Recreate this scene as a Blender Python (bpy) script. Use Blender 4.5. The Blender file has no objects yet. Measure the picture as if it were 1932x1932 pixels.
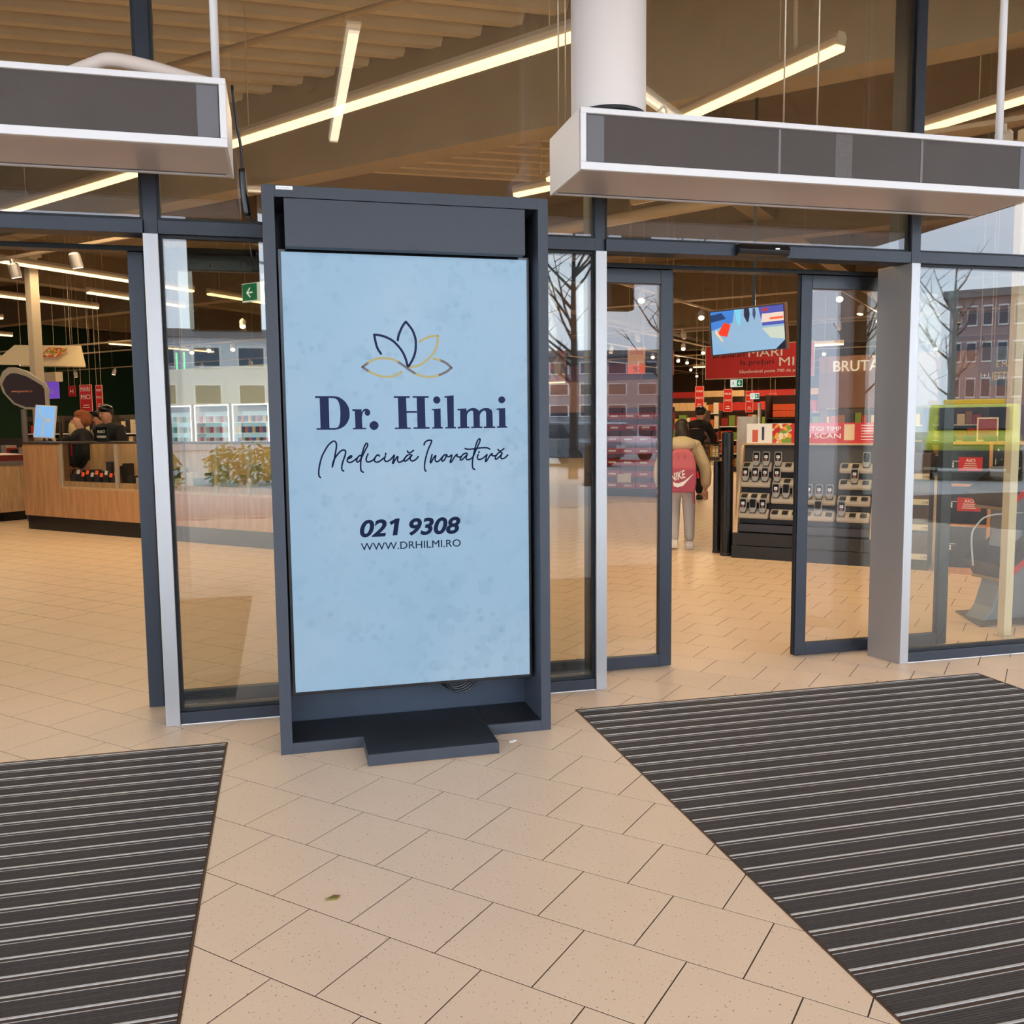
import bpy, bmesh, math, random
from mathutils import Vector, Matrix
R45 = math.sqrt(.5)
scene = bpy.context.scene
COL = scene.collection

# ------------------------------------------------------------------ camera, sky, exposure
def make_camera():
    yaw, pitch, roll = .2469, -.0962, -.0102
    f = Vector((math.sin(yaw)*math.cos(pitch), math.cos(yaw)*math.cos(pitch), math.sin(pitch)))
    r = Vector((math.cos(yaw), -math.sin(yaw), 0)); u = r.cross(f)
    r2 = r*math.cos(roll)+u*math.sin(roll); u2 = -r*math.sin(roll)+u*math.cos(roll)
    cd = bpy.data.cameras.new('camera'); co = bpy.data.objects.new('camera', cd); COL.objects.link(co)
    cd.sensor_width = 36; cd.lens = 36*1710.46/1932; cd.clip_start = .05; cd.clip_end = 400
    m = Matrix((r2, u2, -f)).transposed().to_4x4(); m.translation = Vector((.0489, -3.9267, 1.4119))
    co.matrix_world = m; scene.camera = co
make_camera()

SKY_STRENGTH = 6.5
def make_world():
    w = bpy.data.worlds.new('overcast_sky'); scene.world = w; w.use_nodes = True
    nt = w.node_tree; N = nt.nodes; L = nt.links
    bg = N['Background']; bg.inputs['Strength'].default_value = SKY_STRENGTH
    tc = N.new('ShaderNodeTexCoord'); nz = N.new('ShaderNodeTexNoise'); nz.inputs['Scale'].default_value = 2.2; nz.inputs['Detail'].default_value = 5
    mp = N.new('ShaderNodeMapping'); mp.inputs['Scale'].default_value = (1, 1, 3)
    cr = N.new('ShaderNodeValToRGB'); cr.color_ramp.elements[0].position = .3; cr.color_ramp.elements[1].position = .75
    cr.color_ramp.elements[0].color = (.57, .73, .96, 1); cr.color_ramp.elements[1].color = (.86, .94, 1.03, 1)
    L.new(tc.outputs['Generated'], mp.inputs['Vector']); L.new(mp.outputs['Vector'], nz.inputs['Vector'])
    L.new(nz.outputs['Fac'], cr.inputs['Fac']); L.new(cr.outputs['Color'], bg.inputs['Color'])
make_world()
vs = scene.view_settings
vs.view_transform = 'Standard'; vs.look = 'None'; vs.gamma = 1; vs.use_curve_mapping = False
vs.exposure = 0.0
scene.cycles.transparent_max_bounces = 20
scene.cycles.max_bounces = 5
scene.cycles.diffuse_bounces = 3
scene.cycles.glossy_bounces = 3
scene.cycles.use_adaptive_sampling = True
scene.cycles.adaptive_threshold = .08
scene.cycles.adaptive_min_samples = 8
scene.cycles.light_sampling_threshold = .03
scene.cycles.debug_use_spatial_splits = True
scene.cycles.sample_clamp_indirect = 6

# ------------------------------------------------------------------ helpers
def W(p, q, z=0):                       # the store's own axes lie at 45 degrees to the entrance front
    return Vector((R45*(p+q), R45*(q-p), z))
RZ = -math.pi/4
def lin(c):
    return tuple((x/255/12.92 if x/255 <= .04045 else ((x/255+.055)/1.055)**2.4) for x in c)
MATS = {}
def mat(key, rgb=(128, 128, 128), rough=.5, metal=0., spec=.5, nz=None, bump=None, emit=0., ecol=None, wood=None, pos=False, speck=None, brushed=False):
    if key in MATS: return MATS[key]
    m = bpy.data.materials.new(key); m.use_nodes = True; nt = m.node_tree; N = nt.nodes; L = nt.links
    b = N['Principled BSDF']; c = (*lin(rgb), 1)
    b.inputs['Base Color'].default_value = c; b.inputs['Roughness'].default_value = rough; b.inputs['Metallic'].default_value = metal
    b.inputs['Specular IOR Level'].default_value = spec
    src = None
    if nz or bump or wood or speck or brushed:
        if pos: src = N.new('ShaderNodeNewGeometry').outputs['Position']
        else: src = N.new('ShaderNodeTexCoord').outputs['Object']
    col = None
    def mixc(fac, a, bb, t='MIX'):
        x = N.new('ShaderNodeMix'); x.data_type = 'RGBA'; x.blend_type = t
        if hasattr(fac, 'links') or not isinstance(fac, (int, float)): L.new(fac, x.inputs[0])
        else: x.inputs[0].default_value = fac
        for i, v in ((6, a), (7, bb)):
            if isinstance(v, tuple): x.inputs[i].default_value = v
            else: L.new(v, x.inputs[i])
        return x.outputs[2]
    if nz:
        n = N.new('ShaderNodeTexNoise'); n.inputs['Scale'].default_value = nz[0]; n.inputs['Detail'].default_value = 6; L.new(src, n.inputs['Vector'])
        k = nz[1]
        col = mixc(n.outputs['Fac'], tuple(x*(1-k) for x in c[:3])+(1,), tuple(min(1, x*(1+k)) for x in c[:3])+(1,))
    if wood:
        mp = N.new('ShaderNodeMapping'); mp.inputs['Scale'].default_value = wood; L.new(src, mp.inputs['Vector'])
        n = N.new('ShaderNodeTexNoise'); n.inputs['Scale'].default_value = 4; n.inputs['Detail'].default_value = 8; n.inputs['Distortion'].default_value = .6
        L.new(mp.outputs['Vector'], n.inputs['Vector'])
        r = N.new('ShaderNodeValToRGB'); r.color_ramp.elements[0].position = .32; r.color_ramp.elements[1].position = .68
        r.color_ramp.elements[0].color = tuple(x*.78 for x in c[:3])+(1,); r.color_ramp.elements[1].color = tuple(min(1, x*1.1) for x in c[:3])+(1,)
        L.new(n.outputs['Fac'], r.inputs['Fac']); col = r.outputs['Color']
    if speck:
        v = N.new('ShaderNodeTexNoise'); v.inputs['Scale'].default_value = speck[0]; v.inputs['Detail'].default_value = 2; L.new(src, v.inputs['Vector'])
        r = N.new('ShaderNodeValToRGB'); r.color_ramp.elements[0].position = speck[1]; r.color_ramp.elements[1].position = speck[1]+.03
        L.new(v.outputs['Fac'], r.inputs['Fac'])
        col = mixc(r.outputs['Color'], col if col else c, tuple(lin(speck[2]))+(1,))
    if col: L.new(col, b.inputs['Base Color'])
    if brushed:
        mp = N.new('ShaderNodeMapping'); mp.inputs['Scale'].default_value = (60, 60, 1.2); L.new(src, mp.inputs['Vector'])
        n = N.new('ShaderNodeTexNoise'); n.inputs['Scale'].default_value = 5; n.inputs['Detail'].default_value = 4; L.new(mp.outputs['Vector'], n.inputs['Vector'])
        r = N.new('ShaderNodeMapRange'); r.inputs[3].default_value = rough-.1; r.inputs[4].default_value = rough+.12
        L.new(n.outputs['Fac'], r.inputs[0]); L.new(r.outputs[0], b.inputs['Roughness'])
    if bump:
        n = N.new('ShaderNodeTexNoise'); n.inputs['Scale'].default_value = bump[0]; n.inputs['Detail'].default_value = 5; L.new(src, n.inputs['Vector'])
        bp = N.new('ShaderNodeBump'); bp.inputs['Strength'].default_value = bump[1]; bp.inputs['Distance'].default_value = bump[2] if len(bump) > 2 else .01
        L.new(n.outputs['Fac'], bp.inputs['Height']); L.new(bp.outputs['Normal'], b.inputs['Normal'])
    if emit:
        b.inputs['Emission Color'].default_value = (*lin(ecol or rgb), 1); b.inputs['Emission Strength'].default_value = emit
    MATS[key] = m; return m
def glass_mat(key, tint, f0=.055, gain=1.25):
    if key in MATS: return MATS[key]
    m = bpy.data.materials.new(key); m.use_nodes = True; nt = m.node_tree; N = nt.nodes; L = nt.links
    N.remove(N['Principled BSDF'])
    tr = N.new('ShaderNodeBsdfTransparent'); tr.inputs['Color'].default_value = (*tint, 1)
    gl = N.new('ShaderNodeBsdfGlossy'); gl.inputs['Roughness'].default_value = 0.0; gl.inputs['Color'].default_value = (.97, .98, 1, 1)
    lw = N.new('ShaderNodeLayerWeight'); lw.inputs['Blend'].default_value = .5
    pw = N.new('ShaderNodeMath'); pw.operation = 'POWER'; L.new(lw.outputs['Facing'], pw.inputs[0]); pw.inputs[1].default_value = 5
    ma = N.new('ShaderNodeMath'); ma.operation = 'MULTIPLY_ADD'; ma.use_clamp = True
    L.new(pw.outputs[0], ma.inputs[0]); ma.inputs[1].default_value = (1-f0)*gain; ma.inputs[2].default_value = f0*gain
    mx = N.new('ShaderNodeMixShader'); L.new(ma.outputs[0], mx.inputs[0]); L.new(tr.outputs[0], mx.inputs[1]); L.new(gl.outputs[0], mx.inputs[2])
    L.new(mx.outputs[0], N['Material Output'].inputs['Surface'])
    MATS[key] = m; return m

class MB:
    """collects polygons; build() links them as one mesh object"""
    def __init__(s): s.v = []; s.f = []
    def poly(s, pts): n = len(s.v); s.v += [tuple(p) for p in pts]; s.f.append(tuple(range(n, n+len(pts)))); return s
    def box(s, x0, x1, y0, y1, z0, z1):
        n = len(s.v); s.v += [(x, y, z) for z in (z0, z1) for x, y in ((x0, y0), (x1, y0), (x1, y1), (x0, y1))]
        s.f += [tuple(n+i for i in f) for f in ((3, 2, 1, 0), (4, 5, 6, 7), (0, 1, 5, 4), (1, 2, 6, 5), (2, 3, 7, 6), (3, 0, 4, 7))]; return s
    def prism(s, prof, a, b, axis='x'):    # prof: list of 2D points in the plane across the axis
        def P(t, c):
            return {'x': (t, c[0], c[1]), 'y': (c[0], t, c[1]), 'z': (c[0], c[1], t)}[axis]
        n = len(s.v); k = len(prof)
        s.v += [P(a, c) for c in prof]+[P(b, c) for c in prof]
        s.f += [tuple(range(n+k-1, n-1, -1)), tuple(range(n+k, n+2*k))]
        s.f += [(n+i, n+(i+1) % k, n+k+(i+1) % k, n+k+i) for i in range(k)]; return s
    def tube(s, pts, r, n=8, cap=True):
        pts = [Vector(p) for p in pts]; rr = r if isinstance(r, (list, tuple)) else [r]*len(pts)
        base = len(s.v); up = None
        for i, p in enumerate(pts):
            t = (pts[min(i+1, len(pts)-1)]-pts[max(i-1, 0)]).normalized()
            if up is None: up = t.orthogonal().normalized()
            up = (up-t*up.dot(t)); up = up.normalized() if up.length > 1e-6 else t.orthogonal().normalized()
            sd = t.cross(up)
            s.v += [tuple(p+(up*math.cos(a)+sd*math.sin(a))*rr[i]) for a in (2*math.pi*j/n for j in range(n))]
        for i in range(len(pts)-1):
            for j in range(n):
                a = base+i*n+j; b2 = base+i*n+(j+1) % n
                s.f.append((a, b2, b2+n, a+n))
        if cap: s.f += [tuple(base+j for j in range(n-1, -1, -1)), tuple(base+(len(pts)-1)*n+j for j in range(n))]
        return s
    def lathe(s, prof, n=20, c=(0, 0)):     # prof: (r,z) bottom to top
        base = len(s.v)
        for r, z in prof: s.v += [(c[0]+r*math.cos(2*math.pi*j/n), c[1]+r*math.sin(2*math.pi*j/n), z) for j in range(n)]
        for i in range(len(prof)-1):
            for j in range(n):
                a = base+i*n+j; b2 = base+i*n+(j+1) % n
                s.f.append((a, b2, b2+n, a+n))
        s.f += [tuple(base+j for j in range(n-1, -1, -1)), tuple(base+(len(prof)-1)*n+j for j in range(n))]
        return s
    def ribbon(s, pts, w, y):               # flat printed stroke in the x-z plane at depth y, with round ends
        P = smooth(pts); base = len(s.v); k = len(P)
        for i, p in enumerate(P):
            t = (P[min(i+1, k-1)]-P[max(i-1, 0)]); t = t.normalized() if t.length > 0 else Vector((1, 0))
            n = Vector((-t.y, t.x))*w/2
            s.v += [(p.x+n.x, y, p.y+n.y), (p.x-n.x, y, p.y-n.y)]
        s.f += [(base+2*i, base+2*i+2, base+2*i+3, base+2*i+1) for i in range(k-1)]
        for p in (P[0], P[-1]): s.poly([(p.x+w/2*math.cos(a), y, p.y-w/2*math.sin(a)) for a in (2*math.pi*j/10 for j in range(10))])
        return s
    def mesh(s, name):
        me = bpy.data.meshes.new(name); me.from_pydata(s.v, [], s.f); me.update(); return me
    def build(s, name, m, parent=None, loc=None, rot=None, bevel=0, smooth_=False, fix=True):
        me = s.mesh(name)
        if fix:
            bm = bmesh.new(); bm.from_mesh(me); bmesh.ops.recalc_face_normals(bm, faces=bm.faces); bm.to_mesh(me); bm.free()
        return link(name, me, m, parent, loc, rot, bevel, smooth_)
def smooth(pts, k=6):
    P = [Vector(p) for p in pts]
    if len(P) < 3: return P
    out = []
    for i in range(len(P)-1):
        a = P[i-1] if i else P[0]*2-P[1]; b = P[i]; c = P[i+1]; d = P[i+2] if i+2 < len(P) else P[i+1]*2-P[i]
        for j in range(k):
            t = j/k; out.append(.5*((2*b)+(c-a)*t+(2*a-5*b+4*c-d)*t*t+(3*b-a-3*c+d)*t**3))
    return out+[P[-1]]
def link(name, me, m, parent=None, loc=None, rot=None, bevel=0, smooth_=False):
    o = bpy.data.objects.new(name, me); COL.objects.link(o)
    if m and not me.materials: me.materials.append(m)
    if parent: o.parent = parent
    if loc is not None: o.location = loc
    if rot is not None: o.rotation_euler = rot
    if smooth_:
        for p in me.polygons: p.use_smooth = True
    if bevel:
        b = o.modifiers.new('edge', 'BEVEL'); b.width = bevel; b.segments = 2; b.limit_method = 'ANGLE'
    return o
def tag(o, label, cat, group=None, kind=None):
    o['label'] = label; o['category'] = cat
    if group: o['group'] = group
    if kind: o['kind'] = kind
    return o
def struct(o, label, cat): return tag(o, label, cat, kind='structure')
def thing(name, label, cat, loc=(0, 0, 0), rz=0, group=None):
    o = bpy.data.objects.new(name, None); COL.objects.link(o); o.empty_display_size = .1
    o.location = loc; o.rotation_euler = (0, 0, rz); return tag(o, label, cat, group)
def box(name, m, parent, x0, x1, y0, y1, z0, z1, bevel=0):
    return MB().box(x0, x1, y0, y1, z0, z1).build(name, m, parent, bevel=bevel, fix=False)
def copy_tree(o, parent=None, label=None):
    c = o.copy(); COL.objects.link(c); c.parent = parent
    if label: c['label'] = label
    for ch in [x for x in o.children]: copy_tree(ch, c)
    return c
def text(name, s, m, parent, x, z, h, y=0, width=None, align='LEFT', shear=0, bold=0, spacing=1., depth=0):
    """lettering standing in the x-z plane, read from -y; h = height of a capital"""
    cu = bpy.data.curves.new('t', 'FONT'); cu.body = s; cu.shear = shear; cu.offset = 0 if set(s) & set('MWĂȘ') else bold; cu.space_character = spacing; cu.extrude = depth; cu.resolution_u = 4
    o = bpy.data.objects.new('t', cu); COL.objects.link(o)
    dg = bpy.context.evaluated_depsgraph_get(); me = bpy.data.meshes.new_from_object(o.evaluated_get(dg))
    bpy.data.objects.remove(o); bpy.data.curves.remove(cu)
    if not me.vertices: return None
    xs = [v.co.x for v in me.vertices]; x0, x1 = min(xs), max(xs); k = h/.72
    kx = (width/(x1-x0)) if width else k
    off = {'LEFT': 0, 'CENTER': -(x1-x0)*kx/2, 'RIGHT': -(x1-x0)*kx}[align]
    dup = bold*k*.6 if (bold and set(s) & set('MWĂȘ')) else 0
    for v in me.vertices: v.co = (x+off+(v.co.x-x0)*kx, y-v.co.z*k, z+v.co.y*k)
    me.name = name; me.materials.clear()
    if dup:
        bm = bmesh.new(); bm.from_mesh(me); g0 = bm.verts[:]+bm.edges[:]+bm.faces[:]
        for j_, (dx, dz) in enumerate(((1, 0), (-1, 0), (.5, .6), (-.5, -.6))):
            r = bmesh.ops.duplicate(bm, geom=g0); bmesh.ops.translate(bm, verts=[e for e in r['geom'] if isinstance(e, bmesh.types.BMVert)], vec=(dx*dup, -.0006*(j_+1), dz*dup))
        bm.to_mesh(me); bm.free()
    return link(name, me, m, parent)
def skin(name, m, parent, verts, edges, radii, level=2, root=0):
    me = bpy.data.meshes.new(name); me.from_pydata(verts, edges, []); me.update()
    o = link(name, me, m, parent)
    sk = o.modifiers.new('skin', 'SKIN'); sk.use_smooth_shade = True
    if not me.skin_vertices: pass
    d = me.skin_vertices[0].data
    for i, r in enumerate(radii):
        d[i].radius = (r, r) if not isinstance(r, tuple) else r
        d[i].use_root = (i == root)
    ss = o.modifiers.new('smooth', 'SUBSURF'); ss.levels = level; ss.render_levels = level
    return o
def area_light(name, parent, loc, sx, sy, power, col, rot=(0, 0, 0)):
    d = bpy.data.lights.new(name, 'AREA'); d.shape = 'RECTANGLE'; d.size = sx; d.size_y = sy; d.energy = power; d.color = col
    o = bpy.data.objects.new(name, d); COL.objects.link(o); o.parent = parent; o.location = loc; o.rotation_euler = rot; return o

# ------------------------------------------------------------------ materials used in many places
ANTH = mat('anthracite_coat', (31, 36, 46), .42, nz=(30, .05))
KIOSK = mat('anthracite_panel', (51, 55, 63), .5, nz=(12, .05))
BLACK = mat('black_gloss', (10, 10, 12), .3)
DARK = mat('charcoal_matt', (38, 37, 38), .6)
STEEL = mat('brushed_steel', (174, 170, 167), .42, metal=.8, brushed=True)
WHITE = mat('white_coat', (226, 222, 220), .4)
WOOD = mat('oak_veneer', (208, 156, 104), .5, wood=(4, 4, .45))
WOODL = mat('pale_oak_veneer', (214, 178, 132), .5, wood=(7, 7, .7))
CONC = mat('raw_concrete', (180, 166, 142), .85, nz=(1.6, .16), bump=(8, .3, .01), pos=True)
PAINTED = mat('cream_paint', (214, 196, 170), .6)
REDM = mat('red_print', (200, 34, 34), .5)
WHITEP = mat('white_print', (240, 238, 232), .6)
NAVYP = mat('dark_print', (40, 20, 22), .6)
SKIN = mat('skin_tone', (206, 150, 122), .55)
GLASS_FIX = glass_mat('facade_glass', (.93, .925, .86), f0=.055, gain=1.12)
GLASS_DOOR = glass_mat('door_glass', (.97, .965, .95), f0=.045, gain=.9)
GLASS_UP = glass_mat('upper_glass', (.96, .945, .90), f0=.05, gain=1.05)
WARM = (1.0, .76, .45)
LAMP = mat('lamp_diffuser', (255, 240, 205), .5, emit=2.2, ecol=(255, 226, 170))
LAMPW = mat('lamp_face', (255, 246, 224), .5, emit=6, ecol=(255, 232, 190))

# ---- lettering of the advert, in metres on the display
SCRIPT=[[(0.205,1.191),(0.199,1.2),(0.199,1.22),(0.204,1.248),(0.213,1.279),(0.227,1.307),(0.244,1.332),(0.261,1.346),(0.271,1.347),(0.277,1.337),(0.277,1.321),(0.272,1.297),(0.266,1.266),(0.257,1.236)],[(0.257,1.236),(0.262,1.259),(0.272,1.278),(0.288,1.298),(0.302,1.308),(0.313,1.307),(0.316,1.299),(0.312,1.282),(0.303,1.258),(0.298,1.239),(0.298,1.224),(0.305,1.217)],[(0.325,1.27),(0.336,1.274),(0.342,1.28),(0.338,1.283),(0.328,1.277),(0.322,1.265),(0.324,1.257),(0.334,1.254),(0.348,1.26),(0.362,1.271)],[(0.384,1.281),(0.377,1.284),(0.367,1.274),(0.362,1.261),(0.367,1.255),(0.376,1.262),(0.386,1.278),(0.401,1.307),(0.412,1.328),(0.408,1.337),(0.4,1.328),(0.391,1.305),(0.384,1.278),(0.38,1.254),(0.379,1.233),(0.381,1.217),(0.39,1.21)],[(0.407,1.28),(0.404,1.268),(0.406,1.257),(0.417,1.255),(0.431,1.261),(0.444,1.271)],[(0.411,1.285),(0.412,1.29)],[(0.462,1.279),(0.458,1.285),(0.449,1.281),(0.44,1.268),(0.441,1.257),(0.453,1.253),(0.467,1.26),(0.482,1.272)],[(0.488,1.279),(0.484,1.267),(0.487,1.257),(0.497,1.256),(0.511,1.264),(0.523,1.278)],[(0.489,1.285),(0.49,1.291)],[(0.523,1.278),(0.528,1.282),(0.524,1.266),(0.519,1.248),(0.523,1.248),(0.53,1.261),(0.539,1.274),(0.543,1.275),(0.541,1.261),(0.546,1.251),(0.557,1.253),(0.569,1.261),(0.579,1.275)],[(0.606,1.279),(0.599,1.284),(0.586,1.281),(0.575,1.27),(0.57,1.259),(0.576,1.255),(0.589,1.264),(0.601,1.277),(0.597,1.265),(0.603,1.256),(0.615,1.257),(0.627,1.266),(0.634,1.275)],[(0.586,1.3),(0.59,1.293),(0.598,1.292),(0.605,1.296),(0.613,1.302)],[(0.661,1.326),(0.664,1.335),(0.675,1.344),(0.69,1.346),(0.695,1.342),(0.689,1.326),(0.679,1.305),(0.67,1.278),(0.663,1.249),(0.661,1.224),(0.664,1.211),(0.667,1.209)],[(0.696,1.282),(0.692,1.268),(0.687,1.248),(0.692,1.248),(0.701,1.265),(0.711,1.277),(0.712,1.272),(0.709,1.26),(0.714,1.25),(0.724,1.252),(0.735,1.262),(0.745,1.274)],[(0.763,1.28),(0.753,1.28),(0.743,1.27),(0.739,1.258),(0.742,1.252),(0.75,1.256),(0.758,1.269),(0.76,1.276),(0.77,1.271),(0.785,1.278)],[(0.785,1.278),(0.783,1.266),(0.777,1.249),(0.781,1.246),(0.79,1.258),(0.8,1.273),(0.81,1.281),(0.808,1.273),(0.818,1.269),(0.83,1.272)],[(0.857,1.281),(0.851,1.286),(0.838,1.281),(0.828,1.27),(0.823,1.259),(0.828,1.255),(0.84,1.264),(0.854,1.277),(0.85,1.265),(0.854,1.257),(0.865,1.257),(0.876,1.263),(0.883,1.269)],[(0.883,1.269),(0.894,1.294),(0.907,1.321),(0.916,1.343),(0.912,1.349),(0.903,1.339),(0.894,1.313),(0.886,1.284),(0.88,1.254),(0.879,1.232),(0.881,1.217),(0.889,1.211)],[(0.846,1.306),(0.861,1.303),(0.881,1.304),(0.907,1.307),(0.934,1.309),(0.95,1.307),(0.96,1.302)],[(0.906,1.278),(0.902,1.266),(0.906,1.257),(0.918,1.257),(0.934,1.266),(0.947,1.278)],[(0.909,1.287),(0.911,1.291)],[(0.947,1.278),(0.943,1.263),(0.939,1.248),(0.944,1.248),(0.952,1.26),(0.962,1.275),(0.972,1.282),(0.968,1.275),(0.977,1.271),(0.99,1.272)],[(1.018,1.283),(1.011,1.287),(0.998,1.282),(0.988,1.27),(0.985,1.258),(0.992,1.257),(1.005,1.267),(1.016,1.279),(1.011,1.267),(1.014,1.258),(1.026,1.259),(1.036,1.266),(1.044,1.274)],[(0.998,1.3),(1.003,1.294),(1.01,1.293),(1.017,1.296),(1.026,1.303)]]
GLYPHS=[[[(0.193,1.542),(0.272,1.542),(0.285,1.54),(0.295,1.537),(0.308,1.529),(0.318,1.52),(0.327,1.508),(0.334,1.494),(0.337,1.48),(0.338,1.466),(0.337,1.451),(0.332,1.437),(0.326,1.426),(0.318,1.416),(0.308,1.408),(0.296,1.402),(0.285,1.399),(0.272,1.397),(0.195,1.398),(0.195,1.405),(0.212,1.405),(0.212,1.534),(0.193,1.534)],[(0.25,1.534),(0.272,1.533),(0.281,1.53),(0.287,1.525),(0.291,1.518),(0.294,1.508),(0.297,1.497),(0.298,1.482),(0.298,1.466),(0.297,1.449),(0.296,1.433),(0.293,1.421),(0.29,1.414),(0.287,1.409),(0.281,1.406),(0.273,1.405),(0.25,1.405)]],[[(0.35,1.485),(0.389,1.485),(0.39,1.472),(0.395,1.481),(0.4,1.485),(0.404,1.487),(0.409,1.487),(0.414,1.487),(0.419,1.484),(0.423,1.481),(0.426,1.476),(0.427,1.471),(0.426,1.466),(0.424,1.461),(0.421,1.458),(0.417,1.456),(0.412,1.456),(0.408,1.458),(0.405,1.461),(0.403,1.465),(0.402,1.47),(0.404,1.475),(0.407,1.477),(0.403,1.477),(0.399,1.475),(0.395,1.47),(0.393,1.464),(0.391,1.456),(0.39,1.446),(0.391,1.405),(0.408,1.404),(0.407,1.398),(0.35,1.398),(0.35,1.404),(0.361,1.405),(0.36,1.477),(0.349,1.478)]],[[(0.462,1.413),(0.46,1.407),(0.457,1.402),(0.453,1.398),(0.447,1.395),(0.441,1.394),(0.435,1.395),(0.43,1.398),(0.426,1.402),(0.423,1.408),(0.422,1.414),(0.423,1.42),(0.426,1.425),(0.431,1.429),(0.436,1.432),(0.442,1.433),(0.448,1.432),(0.454,1.429),(0.458,1.425),(0.461,1.419)]],[[(0.531,1.541),(0.602,1.541),(0.602,1.534),(0.585,1.533),(0.587,1.404),(0.603,1.403),(0.603,1.397),(0.533,1.397),(0.533,1.404),(0.55,1.404),(0.549,1.533),(0.53,1.534)]],[[(0.614,1.541),(0.686,1.541),(0.686,1.534),(0.668,1.533),(0.669,1.405),(0.687,1.404),(0.687,1.397),(0.615,1.397),(0.616,1.404),(0.633,1.404),(0.632,1.534),(0.614,1.534)]],[[(0.585,1.476),(0.632,1.476),(0.632,1.468),(0.585,1.468)]],[[(0.698,1.484),(0.738,1.486),(0.738,1.405),(0.746,1.404),(0.746,1.397),(0.698,1.397),(0.699,1.403),(0.708,1.404),(0.708,1.478),(0.698,1.478)]],[[(0.738,1.524),(0.737,1.519),(0.734,1.514),(0.731,1.511),(0.726,1.508),(0.721,1.508),(0.716,1.508),(0.712,1.511),(0.708,1.514),(0.706,1.519),(0.705,1.524),(0.706,1.529),(0.708,1.533),(0.712,1.537),(0.717,1.539),(0.722,1.54),(0.727,1.539),(0.731,1.536),(0.735,1.533),(0.737,1.528)]],[[(0.756,1.54),(0.783,1.543),(0.798,1.544),(0.797,1.404),(0.806,1.403),(0.806,1.397),(0.758,1.397),(0.758,1.403),(0.769,1.404),(0.767,1.534),(0.756,1.534)]],[[(0.814,1.484),(0.855,1.486),(0.856,1.474),(0.861,1.479),(0.867,1.483),(0.875,1.486),(0.882,1.488),(0.891,1.487),(0.9,1.485),(0.907,1.481),(0.912,1.474),(0.918,1.479),(0.925,1.482),(0.933,1.486),(0.943,1.487),(0.952,1.487),(0.96,1.485),(0.967,1.481),(0.972,1.476),(0.974,1.468),(0.975,1.459),(0.976,1.404),(0.987,1.404),(0.987,1.397),(0.933,1.397),(0.934,1.404),(0.945,1.404),(0.945,1.466),(0.943,1.472),(0.94,1.476),(0.936,1.476),(0.931,1.474),(0.926,1.47),(0.921,1.465),(0.917,1.458),(0.916,1.449),(0.916,1.405),(0.928,1.404),(0.928,1.398),(0.875,1.398),(0.875,1.403),(0.887,1.404),(0.886,1.467),(0.885,1.473),(0.882,1.476),(0.877,1.476),(0.872,1.474),(0.866,1.471),(0.862,1.466),(0.858,1.458),(0.857,1.45),(0.857,1.405),(0.868,1.404),(0.868,1.398),(0.814,1.397),(0.814,1.404),(0.826,1.404),(0.826,1.477),(0.814,1.477)]],[[(0.994,1.485),(1.034,1.486),(1.035,1.405),(1.043,1.404),(1.043,1.398),(0.995,1.398),(0.995,1.404),(1.005,1.405),(1.005,1.478),(0.994,1.478)]],[[(1.035,1.524),(1.034,1.519),(1.031,1.514),(1.028,1.511),(1.023,1.509),(1.018,1.508),(1.013,1.509),(1.009,1.511),(1.005,1.515),(1.003,1.519),(1.002,1.524),(1.003,1.528),(1.006,1.533),(1.009,1.536),(1.014,1.538),(1.019,1.539),(1.024,1.538),(1.028,1.536),(1.032,1.533),(1.034,1.528)]]]
LOGO=[('navy',[[(0.554,1.784),(0.558,1.804),(0.57,1.833),(0.581,1.852),(0.591,1.864)],[(0.591,1.864),(0.603,1.85),(0.62,1.826),(0.631,1.794),(0.633,1.766),(0.629,1.731),(0.617,1.7),(0.599,1.671)],[(0.479,1.725),(0.465,1.748),(0.457,1.777),(0.452,1.806)],[(0.452,1.806),(0.469,1.805),(0.498,1.798),(0.529,1.783),(0.555,1.759),(0.575,1.731),(0.588,1.7),(0.595,1.671)]]),('gold',[[(0.651,1.779),(0.673,1.792),(0.7,1.802),(0.731,1.805)],[(0.731,1.805),(0.73,1.782),(0.723,1.753),(0.706,1.724),(0.681,1.698),(0.646,1.676),(0.606,1.667)],[(0.567,1.646),(0.547,1.634),(0.52,1.626),(0.489,1.626),(0.455,1.634),(0.424,1.649)],[(0.422,1.685),(0.454,1.701),(0.49,1.705),(0.525,1.702),(0.553,1.69)],[(0.629,1.639),(0.664,1.628),(0.699,1.625),(0.734,1.633)],[(0.741,1.699),(0.711,1.706)]]),('brown',[[(0.424,1.649),(0.398,1.667)],[(0.398,1.667),(0.422,1.685)],[(0.553,1.69),(0.579,1.673),(0.602,1.656),(0.629,1.639)],[(0.734,1.633),(0.767,1.648),(0.79,1.666)],[(0.79,1.666),(0.768,1.685),(0.741,1.699)]])]
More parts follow.
